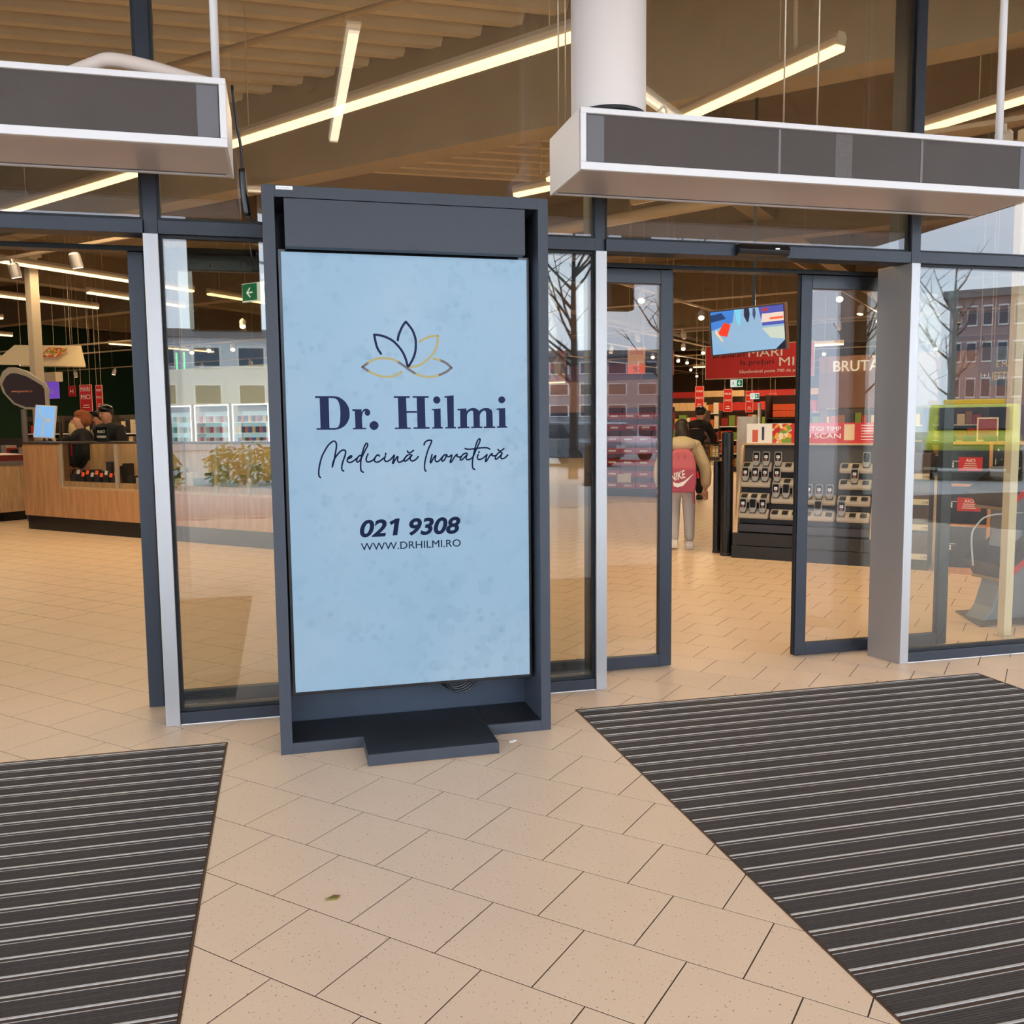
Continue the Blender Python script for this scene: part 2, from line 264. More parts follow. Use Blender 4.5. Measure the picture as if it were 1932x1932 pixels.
# ------------------------------------------------------------------ floor of square tiles laid at 45 degrees
MAT_R = (1.413, 3.781, -2.75, .251)      # entrance mats: x0, x1, y0, y1
MAT_L = (-2.6, -.232, -2.75, .238)
TILE = mat('beige_porcelain', (228, 198, 168), .42, spec=.4, nz=(3.1, .045), speck=(115, .665, (158, 128, 104)), pos=True)
GROUT = mat('brown_grout', (70, 50, 36), .9)
def tile_xy(i, k): return (.1878+.3*R45*(i-k), -.1458+.3*R45*(-i-k))
def clip(poly, a, b, c):                # keeps a*x+b*y <= c
    out = []
    for i, p in enumerate(poly):
        q = poly[(i+1) % len(poly)]; dp = a*p[0]+b*p[1]-c; dq = a*q[0]+b*q[1]-c
        if dp <= 0: out.append(p)
        if (dp < 0 < dq) or (dq < 0 < dp):
            t = dp/(dp-dq); out.append((p[0]+t*(q[0]-p[0]), p[1]+t*(q[1]-p[1])))
    return out
def minus_rect(polys, r):
    res = []
    for poly in polys:
        rest = poly
        for (a, b, c) in ((-1, 0, -r[0]), (1, 0, r[1]), (0, -1, -r[2]), (0, 1, r[3])):
            outside = clip(rest, -a, -b, -c)
            if len(outside) > 2: res.append(outside)
            rest = clip(rest, a, b, c)
            if len(rest) < 3: break
    return res
def area(p): return abs(sum(p[i][0]*p[(i+1) % len(p)][1]-p[(i+1) % len(p)][0]*p[i][1] for i in range(len(p))))/2
floor = MB().box(-42, 42, -9.6, 60, -.25, -.001).build('floor', GROUT)
struct(floor, 'beige porcelain tiled floor running from the entrance mats into the store', 'floor')
def in_view(x, y):
    d = Vector((x-.0489, y+3.9267)); f = d.x*.2444+d.y*.9697; s = d.x*.9697-d.y*.2444
    return f > 1.9 and abs(s) < f*.60+.3
cells = []
for k in range(-150, 60):
    for i in range(-120, 120):
        ii = i+(.5 if k % 2 else 0); cx, cy = tile_xy(ii+.5, k+.5)
        if cy < -9.5 or cy > 32 or abs(cx) > 26: continue
        dist = math.hypot(cx-.0489, cy+3.9267)
        if not in_view(cx, cy) and dist > 9: continue
        cells.append((0 if in_view(cx, cy) else 1, dist, ii, k, cx, cy))
cells.sort()
g = .0021
full = MB().poly([tile_xy(a, b) for a, b in ()] or [(0, 0, 0)]*0) if False else None
h_ = .15-g
tile_me = MB().prism([(-h_*2*R45*1, 0), (0, -h_*2*R45), (h_*2*R45, 0), (0, h_*2*R45)], -.0009, 0, 'z').mesh('tile')
tile_me.materials.append(TILE)
rest = MB(); n_single = 0
for _, dist, ii, k, cx, cy in cells:
    a = tile_xy(ii+g/.3, k+g/.3); b = tile_xy(ii+1-g/.3, k+g/.3); c = tile_xy(ii+1-g/.3, k+1-g/.3); d = tile_xy(ii+g/.3, k+1-g/.3)
    quad = [a, d, c, b]; polys = [quad]
    near = any(r[0]-.3 < cx < r[1]+.3 and r[2]-.3 < cy < r[3]+.3 for r in (MAT_L, MAT_R))
    if near:
        for r in (MAT_L, MAT_R): polys = minus_rect(polys, r)
        polys = [p for p in polys if area(p) > 1e-5]
        if not polys: continue
    cut = near and abs(sum(area(p) for p in polys)-area(quad)) > 1e-6
    if n_single < 300 and _ == 0:
        n_single += 1
        if not cut: link('tile', tile_me, None, floor, (cx, cy, 0))
        else:
            mb = MB()
            for p in polys: mb.prism(p, -.0009, 0, 'z')
            mb.build('tile', TILE, floor)
    else:
        for p in polys: rest.poly([(x, y, 0) for x, y in p])
far = rest.build('tile_field', TILE, floor, fix=False); far['kind'] = 'stuff'

# ------------------------------------------------------------------ entrance mats: aluminium rails with rubber inserts
RUBBER = mat('ribbed_rubber', (58, 52, 50), .75, nz=(40, .2), bump=(120, .5, .002))
ALU = mat('worn_aluminium', (196, 192, 188), .45, metal=.3, nz=(60, .25))
BRUSH = mat('dirty_brush', (24, 20, 18), .95, nz=(300, .5), bump=(400, .8, .003))
EDGE = mat('brown_edge_angle', (96, 72, 56), .5, metal=.5)
def entrance_mat(r, label):
    t = thing('entrance_mat', label, 'mat', ((r[0]+r[1])/2, (r[2]+r[3])/2, 0), group='ribbed entrance mats let into the tiles')
    hx = (r[1]-r[0])/2; hy = (r[3]-r[2])/2
    fr = MB(); w = .006
    fr.box(-hx, hx, hy-w, hy, -.02, .001).box(-hx, hx, -hy, -hy+w, -.02, .001).box(-hx, -hx+w, -hy+w, hy-w, -.02, .001).box(hx-w, hx, -hy+w, hy-w, -.02, .001)
    fr.build('edge_frame', EDGE, t)
    bed = box('bed', BRUSH, t, -hx+w, hx-w, -hy+w, hy-w, -.02, -.006)
    x0, x1 = -hx+w+.004, hx-w-.004; pitch = .0925; y = hy-w-.012
    rail = MB().prism([(-.0045, -.006), (.0045, -.006), (.0045, -.0002), (.003, .0006), (-.003, .0006), (-.0045, -.0002)], x0, x1).mesh('rail'); rail.materials.append(ALU)
    lip = MB().prism([(-.0013, -.006), (.0013, -.006), (.0013, -.0002), (-.0013, -.0002)], x0, x1).mesh('lip'); lip.materials.append(ALU); lip2 = lip.copy(); lip2.materials[0] = mat('dull_aluminium', (112, 104, 98), .5, metal=.4, nz=(60, .3))
    ins = MB().prism([(-.0145, -.006), (.0145, -.006), (.0145, -.0005), (.0100, -.0005), (.0085, -.002), (.0070, -.0005), (.0015, -.0005), (0, -.002), (-.0015, -.0005), (-.0070, -.0005), (-.0085, -.002), (-.0100, -.0005), (-.0145, -.0005)], x0, x1).mesh('insert'); ins.materials.append(RUBBER)
    while y-pitch > -hy+w:
        link('rail', rail, None, t, (0, y, 0))
        link('insert', ins, None, t, (0, y-.036, 0)); link('insert', ins, None, t, (0, y-.0695, 0))
        link('lip', lip, None, t, (0, y-.0195, 0)); link('lip', lip2, None, t, (0, y-.0528, -.0008))
        y -= pitch
    return t
entrance_mat(MAT_R, 'wide ribbed mat with aluminium rails before the open sliding doors with the screen behind')
entrance_mat(MAT_L, 'ribbed mat with aluminium rails before the wood counter doorway')
# ------------------------------------------------------------------ entrance front: mullions, transoms, panes and sliding doors
YF = .54; TZ0, TZ1 = 2.288, 2.35; TOP = 4.3
GASK = mat('black_gasket', (12, 12, 14), .6)
n_t = [0]
def trim(label, m, *boxes, bevel=.002):
    n_t[0] += 1; mb = MB()
    for b in boxes: mb.box(*b)
    return struct(mb.build('trim_%d' % n_t[0], m, bevel=bevel, fix=False), label, 'frame')
def trimp(label, m, prof, z0, z1):
    n_t[0] += 1
    return struct(MB().prism(prof, z0, z1, 'z').build('trim_%d' % n_t[0], m, bevel=.002), label, 'frame')
trim('brushed steel post cover beside the wood counter doorway', STEEL, (-.529, -.464, YF-.006, YF+.02, .0, TZ0))
trim('dark mullion behind the steel post beside the counter doorway', ANTH, (-.527, -.466, YF+.02, .74, 0, TOP))
trim('slim brushed steel post between the totem and the open sliding doors', STEEL, (1.627, 1.686, YF-.006, YF+.02, 0, TZ0))
trim('dark mullion behind the slim steel post beside the totem', ANTH, (1.63, 1.684, YF+.02, .74, 0, TOP))
trimp('deep brushed steel post on the far side of the open sliding doors', STEEL, [(3.492, YF-.006), (3.547, YF-.006), (3.547, .76), (3.436, .76)], 0, TZ0)
trim('dark upper mullion above the deep steel post', ANTH, (3.49, 3.548, YF, .74, TZ0, TOP))
trim('dark mullion at the far end of the entrance front', ANTH, (5.55, 5.61, YF, .74, 0, TOP))
trim('dark mullion past the counter doorway', ANTH, (-2.66, -2.6, YF, .74, 0, TOP))
for lab, a, b in (('dark transom over the wood counter doorway', -2.6, -.528), ('dark transom over the fixed pane behind the totem', -.464, 1.628), ('dark transom over the open sliding doors', 1.685, 3.49), ('dark transom over the pane with the parcel lockers', 3.548, 5.55)):
    trim(lab, ANTH, (a, b, YF+.002, .66, TZ0, TZ1)); 
trim('dark bottom rail of the fixed pane behind the totem', ANTH, (-.464, 1.628, YF+.002, .66, .004, .06))
trim('dark bottom rail of the pane before the parcel lockers', ANTH, (3.548, 5.55, YF+.002, .66, .004, .06))
trim('pale seal strip at the foot of the fixed panes', WHITE, (-.464, 1.628, YF+.004, .6, 0, .004), (3.548, 5.55, YF+.004, .6, 0, .004), bevel=0)
n_w = [0]
def window(label, x0, x1, z0, z1, m, y=.585, gask=True):
    n_w[0] += 1
    o = MB().box(x0+.004, x1-.004, y-.012, y+.012, z0+.004, z1-.004).build('window_%d' % n_w[0], m, fix=False); struct(o, label, 'window')
    if gask:
        gk = MB(); w = .014
        gk.box(x0, x1, y-.02, y+.02, z0, z0+w).box(x0, x1, y-.02, y+.02, z1-w, z1).box(x0, x0+w, y-.02, y+.02, z0+w, z1-w).box(x1-w, x1, y-.02, y+.02, z0+w, z1-w)
        gk.build('gasket', GASK, o)
    return o
window('tall fixed glass pane behind the digital totem', -.464, 1.628, .06, TZ0, GLASS_FIX)
window('fixed glass pane before the parcel lockers, reflecting the street', 3.548, 5.55, .06, TZ0, GLASS_FIX)
window('upper glass pane above the wood counter doorway', -2.6, -.527, TZ1, TOP, GLASS_UP)
window('wide upper glass pane above the digital totem', -.466, 1.63, TZ1, TOP, GLASS_UP)
window('upper glass pane above the open sliding doors', 1.684, 3.49, TZ1, TOP, GLASS_UP)
window('upper glass pane above the parcel locker window', 3.548, 5.55, TZ1, TOP, GLASS_UP)
n_d = [0]
def leaf(label, x0, x1, y=.875):
    n_d[0] += 1
    t = bpy.data.objects.new('door_%d' % n_d[0], None); COL.objects.link(t); t.location = ((x0+x1)/2, y, 0); struct(t, label, 'door')
    h = (x1-x0)/2; sw = .072; d = .022
    for a in (-h, h-sw): box('stile', ANTH, t, a, a+sw, -d, d, .008, 2.26, .003)
    box('bottom_rail', ANTH, t, -h+sw, h-sw, -d, d, .008, .078, .003); box('top_rail', BLACK, t, -h+sw, h-sw, -d, d, 2.18, 2.26, .003)  # black on the top rail stands in for shade under the header
    box('pane', GLASS_DOOR, t, -h+sw, h-sw, -.008, .008, .078, 2.18)
    box('seal', GASK, t, -h-.008 if x0 > 2.5 else h, -h if x0 > 2.5 else h+.008, -.012, .012, .01, 2.25)
    return t
leaf('open sliding glass door leaf parked beside the totem, wood counter side', -.645, .43)
leaf('open sliding glass door leaf before the red stacked cartons', 1.12, 2.194)
leaf('open sliding glass door leaf before the scanner rack, with crumpled reflections', 3.0, 4.072)
trim('black door operator rail over the wood counter doorway', BLACK, (-2.6, .45, .84, .93, 2.262, 2.286))
trim('black door operator rail over the open sliding doors', BLACK, (1.1, 4.1, .84, .93, 2.262, 2.286))
t = thing('door_sensor', 'black motion sensor bar on the transom over the open sliding doors', 'sensor', (2.56, YF, 2.318))
MB().prism([(-.0, -.03), (-.035, -.022), (-.045, .0), (-.03, .03), (.0, .034)], -.15, .15).build('housing', BLACK, t, bevel=.004)
box('status_label', WHITEP, t, .06, .085, -.0455, -.042, .003, .011)

# ------------------------------------------------------------------ digital totem
t = thing('digital_totem', 'tall anthracite digital totem showing a pale blue clinic advert', 'display', (0, 0, 0))
KW, KH, KD = 1.215, 2.396, .31
def kb(name, *b, m=KIOSK, bevel=.0015, par=None): return box(name, m, par or t, *b, bevel=bevel)
kb('side_panel', 0, .05, 0, KD, 0, KH); kb('side_panel', KW-.046, KW, 0, KD, 0, KH)
kb('top_panel', .05, KW-.046, 0, KD, KH-.048, KH)
kb('base_tray', .05, KW-.046, 0, KD, 0, .048)
TRAY = mat('scuffed_black_tray', (30, 30, 33), .5, nz=(9, .5))
kb('tray_surface', .055, .352, .006, KD-.02, .048, .0495, m=TRAY, bevel=0); kb('tray_surface', .915, KW-.05, .006, KD-.02, .048, .0495, m=TRAY, bevel=0)
kb('back_panel', .05, KW-.046, KD-.012, KD, .048, KH-.048, m=mat('blue_black_panel', (46, 54, 66), .45, nz=(10, .15)))
hp = kb('header_panel', .088, 1.111, .004, .06, 2.152, KH-.0495)
bp_ = kb('floor_plate', .352, .912, -.235, 0.28, .002, .05); kb('plate_surface', .355, .909, -.232, .28, .05, .0515, m=TRAY, bevel=0)
st = kb('asset_sticker', .058, .125, -.0012, 0, 2.378, 2.392, m=WHITEP, bevel=0)
text('sticker_print', 'ECHIPAMENT', mat('grey_print', (150, 150, 150), .6), st, .063, 2.382, .006, -.0016, width=.055)
SX0, SX1, SZ0, SZ1, SD = .0705, 1.1393, .2458, 2.1459, .09
scr = kb('screen', SX0-.014, SX1+.014, SD+.002, SD+.07, SZ0-.014, SZ1+.012, m=mat('glossy_bezel', (16, 16, 20), .2), bevel=.002)
def display_mat():
    m = bpy.data.materials.new('advert_display'); m.use_nodes = True; nt = m.node_tree; N = nt.nodes; L = nt.links
    b = N['Principled BSDF']; b.inputs['Base Color'].default_value = (.01, .012, .015, 1); b.inputs['Roughness'].default_value = .25; b.inputs['Specular IOR Level'].default_value = .25
    tc = N.new('ShaderNodeTexCoord')
    def ramp(src, p0, p1, c0, c1):
        r = N.new('ShaderNodeValToRGB'); r.color_ramp.elements[0].position = p0; r.color_ramp.elements[1].position = p1
        r.color_ramp.elements[0].color = c0; r.color_ramp.elements[1].color = c1; L.new(src, r.inputs['Fac']); return r.outputs['Color']
    n1 = N.new('ShaderNodeTexNoise'); n1.inputs['Scale'].default_value = 2.2; n1.inputs['Detail'].default_value = 3; L.new(tc.outputs['Object'], n1.inputs['Vector'])
    base = ramp(n1.outputs['Fac'], .35, .68, (.33, .52, .71, 1), (.39, .56, .73, 1))
    mp = N.new('ShaderNodeMapping'); mp.inputs['Rotation'].default_value = (math.pi/2, 0, 0); L.new(tc.outputs['Object'], mp.inputs['Vector'])
    v = N.new('ShaderNodeTexVoronoi'); v.distance = 'CHEBYCHEV'; v.inputs['Scale'].default_value = 17; L.new(mp.outputs['Vector'], v.inputs['Vector'])
    bw = N.new('ShaderNodeSeparateColor'); L.new(v.outputs['Color'], bw.inputs[0])
    f1 = ramp(bw.outputs[0], .55, .95, (0, 0, 0, 1), (1, 1, 1, 1))
    v2 = N.new('ShaderNodeTexVoronoi'); v2.inputs['Scale'].default_value = 19; L.new(mp.outputs['Vector'], v2.inputs['Vector'])
    f2 = ramp(v2.outputs['Distance'], .16, .34, (1, 1, 1, 1), (0, 0, 0, 1))
    n3 = N.new('ShaderNodeTexNoise'); n3.inputs['Scale'].default_value = 5; L.new(tc.outputs['Object'], n3.inputs['Vector'])
    f3 = ramp(n3.outputs['Fac'], .36, .6, (0, 0, 0, 1), (1, 1, 1, 1))
    def mul(a, b2, k):
        x = N.new('ShaderNodeMath'); x.operation = 'MULTIPLY'; L.new(a, x.inputs[0]); L.new(b2, x.inputs[1])
        y = N.new('ShaderNodeMath'); y.operation = 'MULTIPLY'; L.new(x.outputs[0], y.inputs[0]); y.inputs[1].default_value = k; return y.outputs[0]
    def mix(f, a, c):
        x = N.new('ShaderNodeMix'); x.data_type = 'RGBA'; L.new(f, x.inputs[0]); L.new(a, x.inputs[6]); x.inputs[7].default_value = c; return x.outputs[2]
    c = mix(mul(f1, f3, .30), base, (.24, .40, .56, 1)); c = mix(mul(f2, f3, .32), c, (.20, .36, .52, 1))
    L.new(c, b.inputs['Emission Color']); b.inputs['Emission Strength'].default_value = .84
    return m
dp = MB().poly([(SX0, SD, SZ0), (SX1, SD, SZ0), (SX1, SD, SZ1), (SX0, SD, SZ1)]).build('display', display_mat(), scr, fix=False)
INK = mat('advert_navy', (10, 12, 20), .6, spec=.08, emit=.75, ecol=(40, 50, 92)); GOLD = mat('advert_gold', (40, 38, 24), .4, emit=.85, ecol=(178, 164, 104)); BRWN = mat('advert_brown', (20, 16, 17), .4, emit=.85, ecol=(100, 84, 86))
INKD = mat('advert_dark_navy', (8, 11, 20), .6, spec=.08, emit=.7, ecol=(22, 36, 72))
yP = SD-.0012
mb = MB()
for s in SCRIPT: mb.ribbon(s, .0070, yP)
mb.build('tagline_lettering', INKD, scr, fix=False)
def filled(name, glyphs, m, par):
    out = MB()
    for loops in glyphs:
        cu = bpy.data.curves.new('g', 'CURVE'); cu.dimensions = '2D'; cu.fill_mode = 'BOTH'
        for lp in loops:
            sp = cu.splines.new('POLY'); sp.points.add(len(lp)-1); sp.use_cyclic_u = True
            for q_, (x, z) in zip(sp.points, lp): q_.co = (x, z, 0, 1)
        o = bpy.data.objects.new('g', cu); COL.objects.link(o)
        me = bpy.data.meshes.new_from_object(o.evaluated_get(bpy.context.evaluated_depsgraph_get()))
        n = len(out.v); out.v += [(v.co.x, yP, v.co.y) for v in me.vertices]; out.f += [tuple(n+i for i in p.vertices) for p in me.polygons]
        bpy.data.objects.remove(o); bpy.data.curves.remove(cu); bpy.data.meshes.remove(me)
    return out.build(name, m, par, fix=False)
filled('name_lettering', GLYPHS, INK, scr)
for nm, strokes in LOGO:
    mb = MB()
    for s in strokes: mb.ribbon(s, .0102, yP)
    mb.build('flower_emblem', {'navy': INK, 'gold': GOLD, 'brown': BRWN}[nm], scr, fix=False)
text('phone_prefix', '02', INKD, scr, .368, .926, .074, yP, width=.119, shear=.22, bold=.03, spacing=.98)
MB().poly([(.368+(a_-155)*.0003, yP, .926+(405-b_)*.0003) for a_, b_ in ((590, 205), (690, 155), (745, 155), (705, 403), (635, 405), (665, 222), (615, 250))][::-1]).build('phone_prefix_one', INKD, scr, fix=False)
text('phone_number', '9308', INKD, scr, .5855, .926, .074, yP, width=.234, shear=.22, bold=.03, spacing=.98)
text('web_address', 'WWW.DRHILMI.RO', INKD, scr, .371, .864, .034, yP, width=.448, bold=-.006)
mb = MB()
for k_ in range(4):
    a = [(.80+.055*k_*.15+.075*math.cos(x), .2-.012*k_, .235-.055*math.sin(x)*(1+.1*k_)) for x in (math.pi*j/10 for j in range(11))]
    mb.tube(a, .005, 6)
mb.build('cable_loop', BLACK, t)
MB().tube([(.075, .17, 2.30), (.078, .165, 2.24), (.085, .17, 2.15), (.08, .19, 2.0)], .006, 6).build('side_cable', DARK, t)

# ------------------------------------------------------------------ air curtains, duct and cabling over the doors
GRILLE = mat('perforated_grille', (72, 62, 56), .6, nz=(2.5, .18), bump=(500, .5, .002))
UNDER = mat('satin_steel_sheet', (206, 192, 184), .28, metal=.25)
def air_curtain(x0, x1, label, tapes=()):
    t = thing('air_curtain', label, 'heater', ((x0+x1)/2, -.07, 2.512), group='white air curtains hung before the glass front')
    h = (x1-x0)/2; D = .47; H = .262
    box('top_panel', WHITE, t, -h, h, 0.012, D, H-.012, H); box('back_panel', WHITE, t, -h+.012, h-.012, D-.012, D, .012, H-.012)
    for s in (-h, h-.012): box('end_cap', WHITE, t, s, s+.012, .012, D, 0, H-.012)
    fr = MB(); b = .026
    fr.box(-h, h, 0, .02, H-.024, H).box(-h, h, 0, .02, 0, b+.008).box(-h, -h+b, 0, .02, b+.008, H-.024).box(h-b, h, 0, .02, b+.008, H-.024)
    fr.build('front_bezel', WHITE, t, bevel=.003)
    box('intake_grille', GRILLE, t, -h+b, h-b, .014, .018, b+.008, H-.024)
    LT = mat('faded_tape', (120, 114, 112), .6)
    xs = [-h+b+.045, h-b-.045] + [x_-(x0+x1)/2 for x_ in tapes]
    for i, x in enumerate(xs): box('grille_bracket', mat('grey_bracket', (104, 102, 104), .5) if i < 2 else LT, t, x-(.04 if i < 2 else .006), x+(.04 if i < 2 else .006), .0125, .0142, b+.012, H-.028)
    if tapes: box('perforated_strip', mat('perforated_grey', (96, 88, 84), .6, nz=(90, .35)), t, 2.60-(x0+x1)/2, 2.69-(x0+x1)/2, .0125, .0142, b+.012, H-.028)
    box('underside_sheet', UNDER, t, -h+.012, h-.012, .02, D-.07, .0, .012)
    sl = box('outlet_slot', BLACK, t, -h+.03, h-.03, D-.058, D-.035, .004, .012)
    box('outlet_lip', WHITE, t, -h+.012, h-.012, D-.035, D-.012, 0, .012)
    return t
air_curtain(-2.75, -.12, 'white air curtain with dark grille above the wood counter doorway')
air_curtain(1.345, 3.745, 'white air curtain with dark grille under the fat white duct', (2.31, 3.07))
t = thing('air_duct', 'fat white round duct dropping onto the air curtain', 'duct', (1.545, .13, 2.79))
MB().lathe([(.168, -.0), (.17, .03), (.17, 1.52)], 40).build('pipe', mat('duct_white', (222, 212, 204), .5), t, smooth_=True)
MB().lathe([(.171, 0), (.173, .008), (.171, .016)], 40).build('end_rim', DARK, t, smooth_=True)
def tubething(name, label, cat, pts, r, m, group=None, n=8): return tag(MB().tube(pts, r, n).build(name, m, smooth_=True), label, cat, group)
tubething('power_cable', 'black cable sagging from the air curtain to the totem top', 'cable', smooth([(-.10, .05, 2.79), (-.088, .06, 2.65), (-.075, .08, 2.55), (-.072, .08, 2.40), (-.06, .09, 2.29), (-.02, .1, 2.262), (.03, .1, 2.258)]), .006, BLACK)
tubething('cable_sleeve', 'thick black sleeve around the sagging cable beside the totem', 'cable', smooth([(-.073, .08, 2.47), (-.070, .082, 2.38), (-.058, .09, 2.285)]), .014, BLACK)
tubething('cable_conduit', 'white twin conduit rising from the air curtain over the counter doorway', 'conduit', [(-.16, .05, 2.775), (-.16, .05, TOP)], .016, WHITE)
tubething('cable_conduit', 'white twin conduit rising from the air curtain under the round duct', 'conduit', [(3.6, .05, 2.775), (3.6, .05, TOP)], .018, WHITE)
tubething('flex_hose', 'crumpled pale hose lying on the air curtain over the counter doorway', 'hose', smooth([(-.74, .1, 2.79), (-.62, .08, 2.84), (-.55, .06, 2.855), (-.42, .06, 2.84), (-.30, .05, 2.81), (-.2, .05, 2.79)]), .028, mat('cream_hose', (214, 196, 182), .7))
for i, (x, y, lab) in enumerate(((1.42, .38, 'thin hanging wire just left of the fat white duct'), (1.36, .30, 'thin hanging wire at the corner of the air curtain, outermost beside the duct'), (2.42, .1, 'thin hanging wire right of the duct, nearer of a pair'), (2.60, .1, 'thin hanging wire right of the duct, farther of a pair'))):
    tubething('suspension_wire', lab, 'wire', [(x, y, 2.775), (x, y, TOP)], .004, mat('galvanised_wire', (196, 176, 150), .4, metal=.7), 'wires holding the air curtains')
tubething('coiled_cable', 'loose coil of pale cable behind the duct on the air curtain', 'cable', smooth([(1.76, .2, 2.78), (1.8, .2, 2.84), (1.86, .2, 2.82), (1.84, .2, 2.79), (1.78, .22, 2.80), (1.85, .2, 2.9), (1.87, .2, 2.80)]), .006, PAINTED)
tubething('ceiling_hanger', 'hooked white rod holding the tube light beyond the glass', 'rod', smooth([tuple(W(1.05, 4.35, 5.6)), tuple(W(1.05, 4.35, 4.25)), tuple(W(1.08, 4.33, 4.14)), tuple(W(1.15, 4.27, 4.12))]), .018, PAINTED)
# litter on the tiles
tag(MB().prism([(0, 0), (.03, .012), (.045, .0), (.03, -.012)], .0005, .006, 'z').build('fallen_leaf', mat('olive_leaf', (120, 104, 44), .7), loc=(.13, -1.28, 0), rot=(0, 0, .3)), 'small olive leaf lying on the beige tiles', 'leaf')
tag(MB().prism([(0, 0), (.03, .01), (.04, -.008), (.01, -.015)], .0005, .004, 'z').build('paper_scrap', WHITEP, loc=(.985, -.11, 0), rot=(0, 0, .5)), 'tiny white paper scrap beside the totem floor plate', 'litter')

# ------------------------------------------------------------------ shell of the store and of the open porch
CEIL = 5.6
WALLB = mat('brown_back_wall', (150, 118, 92), .8, nz=(1.2, .1))
WALLG = mat('dark_green_wall', (20, 62, 40), .7, nz=(1.5, .1))
WALLW = mat('plain_plaster', (190, 172, 150), .8, nz=(1.5, .08))
RIBM = mat('lightened_rib', (232, 220, 194), .85, nz=(2, .1), pos=True)  # ribs toned lighter than the deck, standing in for light on them
DECK = mat('concrete_deck', (186, 170, 142), .85, nz=(2, .1), pos=True)
ceiling = MB().prism([(-2.9+0, -10), (10, -10), (10, 5.7), (-14, 5.7), (-14, -10)], CEIL, CEIL+.3, 'z').build('ceiling', DECK, rot=(0, 0, RZ))
DEEP = mat('dimmed_slab', (140, 128, 112), .85, nz=(1.5, .12), pos=True)  # darker slab colour carries the dimness of the deep store
struct(MB().prism([(14.2, 5.7), (14.2, 44.2), (-30.2, 44.2), (-30.2, -25), (-14, -25), (-14, 5.7)], CEIL, CEIL+.3, 'z').build('ceiling_deep', DEEP, rot=(0, 0, RZ)), 'plain slab over the deep store, darkened for its dim light', 'ceiling')
struct(ceiling, 'ribbed concrete store ceiling seen through the upper panes', 'ceiling')
rib = MB().prism([(-.085, CEIL), (.085, CEIL), (.05, CEIL-.15), (-.05, CEIL-.15)], 0, 6.4, 'y').mesh('rib'); rib.materials.append(DECK)
for k in range(34):
    p = -11.1+.355*k
    if .707*(p*-1-.9) > .8 or True:
        q0 = max(-.8, p+.78/R45*1.0+.12) if p > -1.6 else -.8
        q0 = p+.76/R45+.1
        if q0 < -3: q0 = max(q0, -3.0)
        me = MB().prism([(-.085, CEIL), (.085, CEIL), (.05, CEIL-.15), (-.05, CEIL-.15)], 0, 5.6-q0, 'y').mesh('rib'); me.materials.append(RIBM)
        link('rib', me, None, ceiling, W(p, q0), (0, 0, RZ))
n_t[0] += 0
def girder(label, p0, p1, q0, q1, z0, m=CONC):
    n_t[0] += 1
    o = MB().box(p0, p1, q0, q1, z0, CEIL).build('trim_%d' % n_t[0], m, rot=(0, 0, RZ), fix=False)
    return struct(o, label, 'beam')
girder('nearest deep concrete girder crossing behind the upper panes', -30, 4.6, 5.6, 5.95, 4.4)
CONC_DIM = mat('dimmed_beam', (150, 134, 114), .85, nz=(1.6, .14), pos=True)  # concrete darkened in its colour for the dim deep store
girder('second concrete girder deep in the store', -30, 8, 13, 13.35, 4.5, CONC_DIM)
girder('third concrete girder deep in the store', -30, 10, 20, 20.35, 4.55, CONC_DIM)
girder('fourth concrete girder deep in the store', -30, 10, 28, 28.35, 4.6, CONC_DIM)
girder('fifth concrete girder deep in the store', -30, 10, 36, 36.35, 4.6, CONC_DIM)
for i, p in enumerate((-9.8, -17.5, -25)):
    girder(('concrete cross beam above the service counter', 'concrete cross beam over the produce zone', 'farthest concrete cross beam near the green wall')[i], p-.2, p+.2, 5.96, 44, 4.75, CONC_DIM)
girder('concrete cross beam above the bakery lettering', -1.7, -1.35, 5.96, 44, 4.8, CONC_DIM)
girder('concrete cross beam over the parcel lockers', 4.6, 5.0, 5.0, 44, 4.3)
def wall(name, label, m, p0, p1, q0, q1, z0=-.1, z1=CEIL): return struct(MB().box(p0, p1, q0, q1, z0, z1).build(name, m, rot=(0, 0, RZ), fix=False), label, 'wall')
wall('wall_back', 'brown far wall of the store', WALLB, -30.3, 14, 44, 44.3)
wall('wall_left', 'dark green far wall behind the service counter', WALLG, -30.3, -30, -22, 44)
wall('wall_right', 'plain wall of the store beyond the lockers', WALLW, 14, 14.3, 10, 44)
struct(MB().box(-40, -2.66, YF, .74, -.1, CEIL).build('wall_front_left', WALLW, fix=False), 'plain wall beside the counter doorway', 'wall')
struct(MB().box(5.61, 40, YF, .74, -.1, CEIL).build('wall_front_right', WALLW, fix=False), 'plain wall past the locker window', 'wall')
struct(MB().box(-2.66, 5.61, YF, .74, TOP, CEIL+.3).build('wall_front', WALLW, fix=False), 'wall band above the upper panes', 'wall')
PORCH = mat('porch_soffit', (150, 126, 100), .8, nz=(1.5, .1), pos=True)
struct(MB().box(-7, 9.8, -7.7, .54, TOP, TOP+.35).build('ceiling_porch', PORCH, fix=False), 'plain soffit of the entrance porch', 'ceiling')
pipe_m = mat('cream_pipe', (206, 184, 150), .5)
def pipe_q(label, p0, q0, p1, q1, z, r):
    a, b = W(p0, q0, z), W(p1, q1, z); tubething('ceiling_pipe', label, 'pipe', [tuple(a), tuple(a.lerp(b, .5)), tuple(b)], r, pipe_m, n=10)
pipe_q('thin cream sprinkler pipe under the ribbed ceiling', -7, 3.9, .8, 4.2, 5.2, .03)
pipe_q('fat cream pipe crossing below the deep concrete girder', -9.5, 9.3, 3.2, 7.3, 4.0, .075)
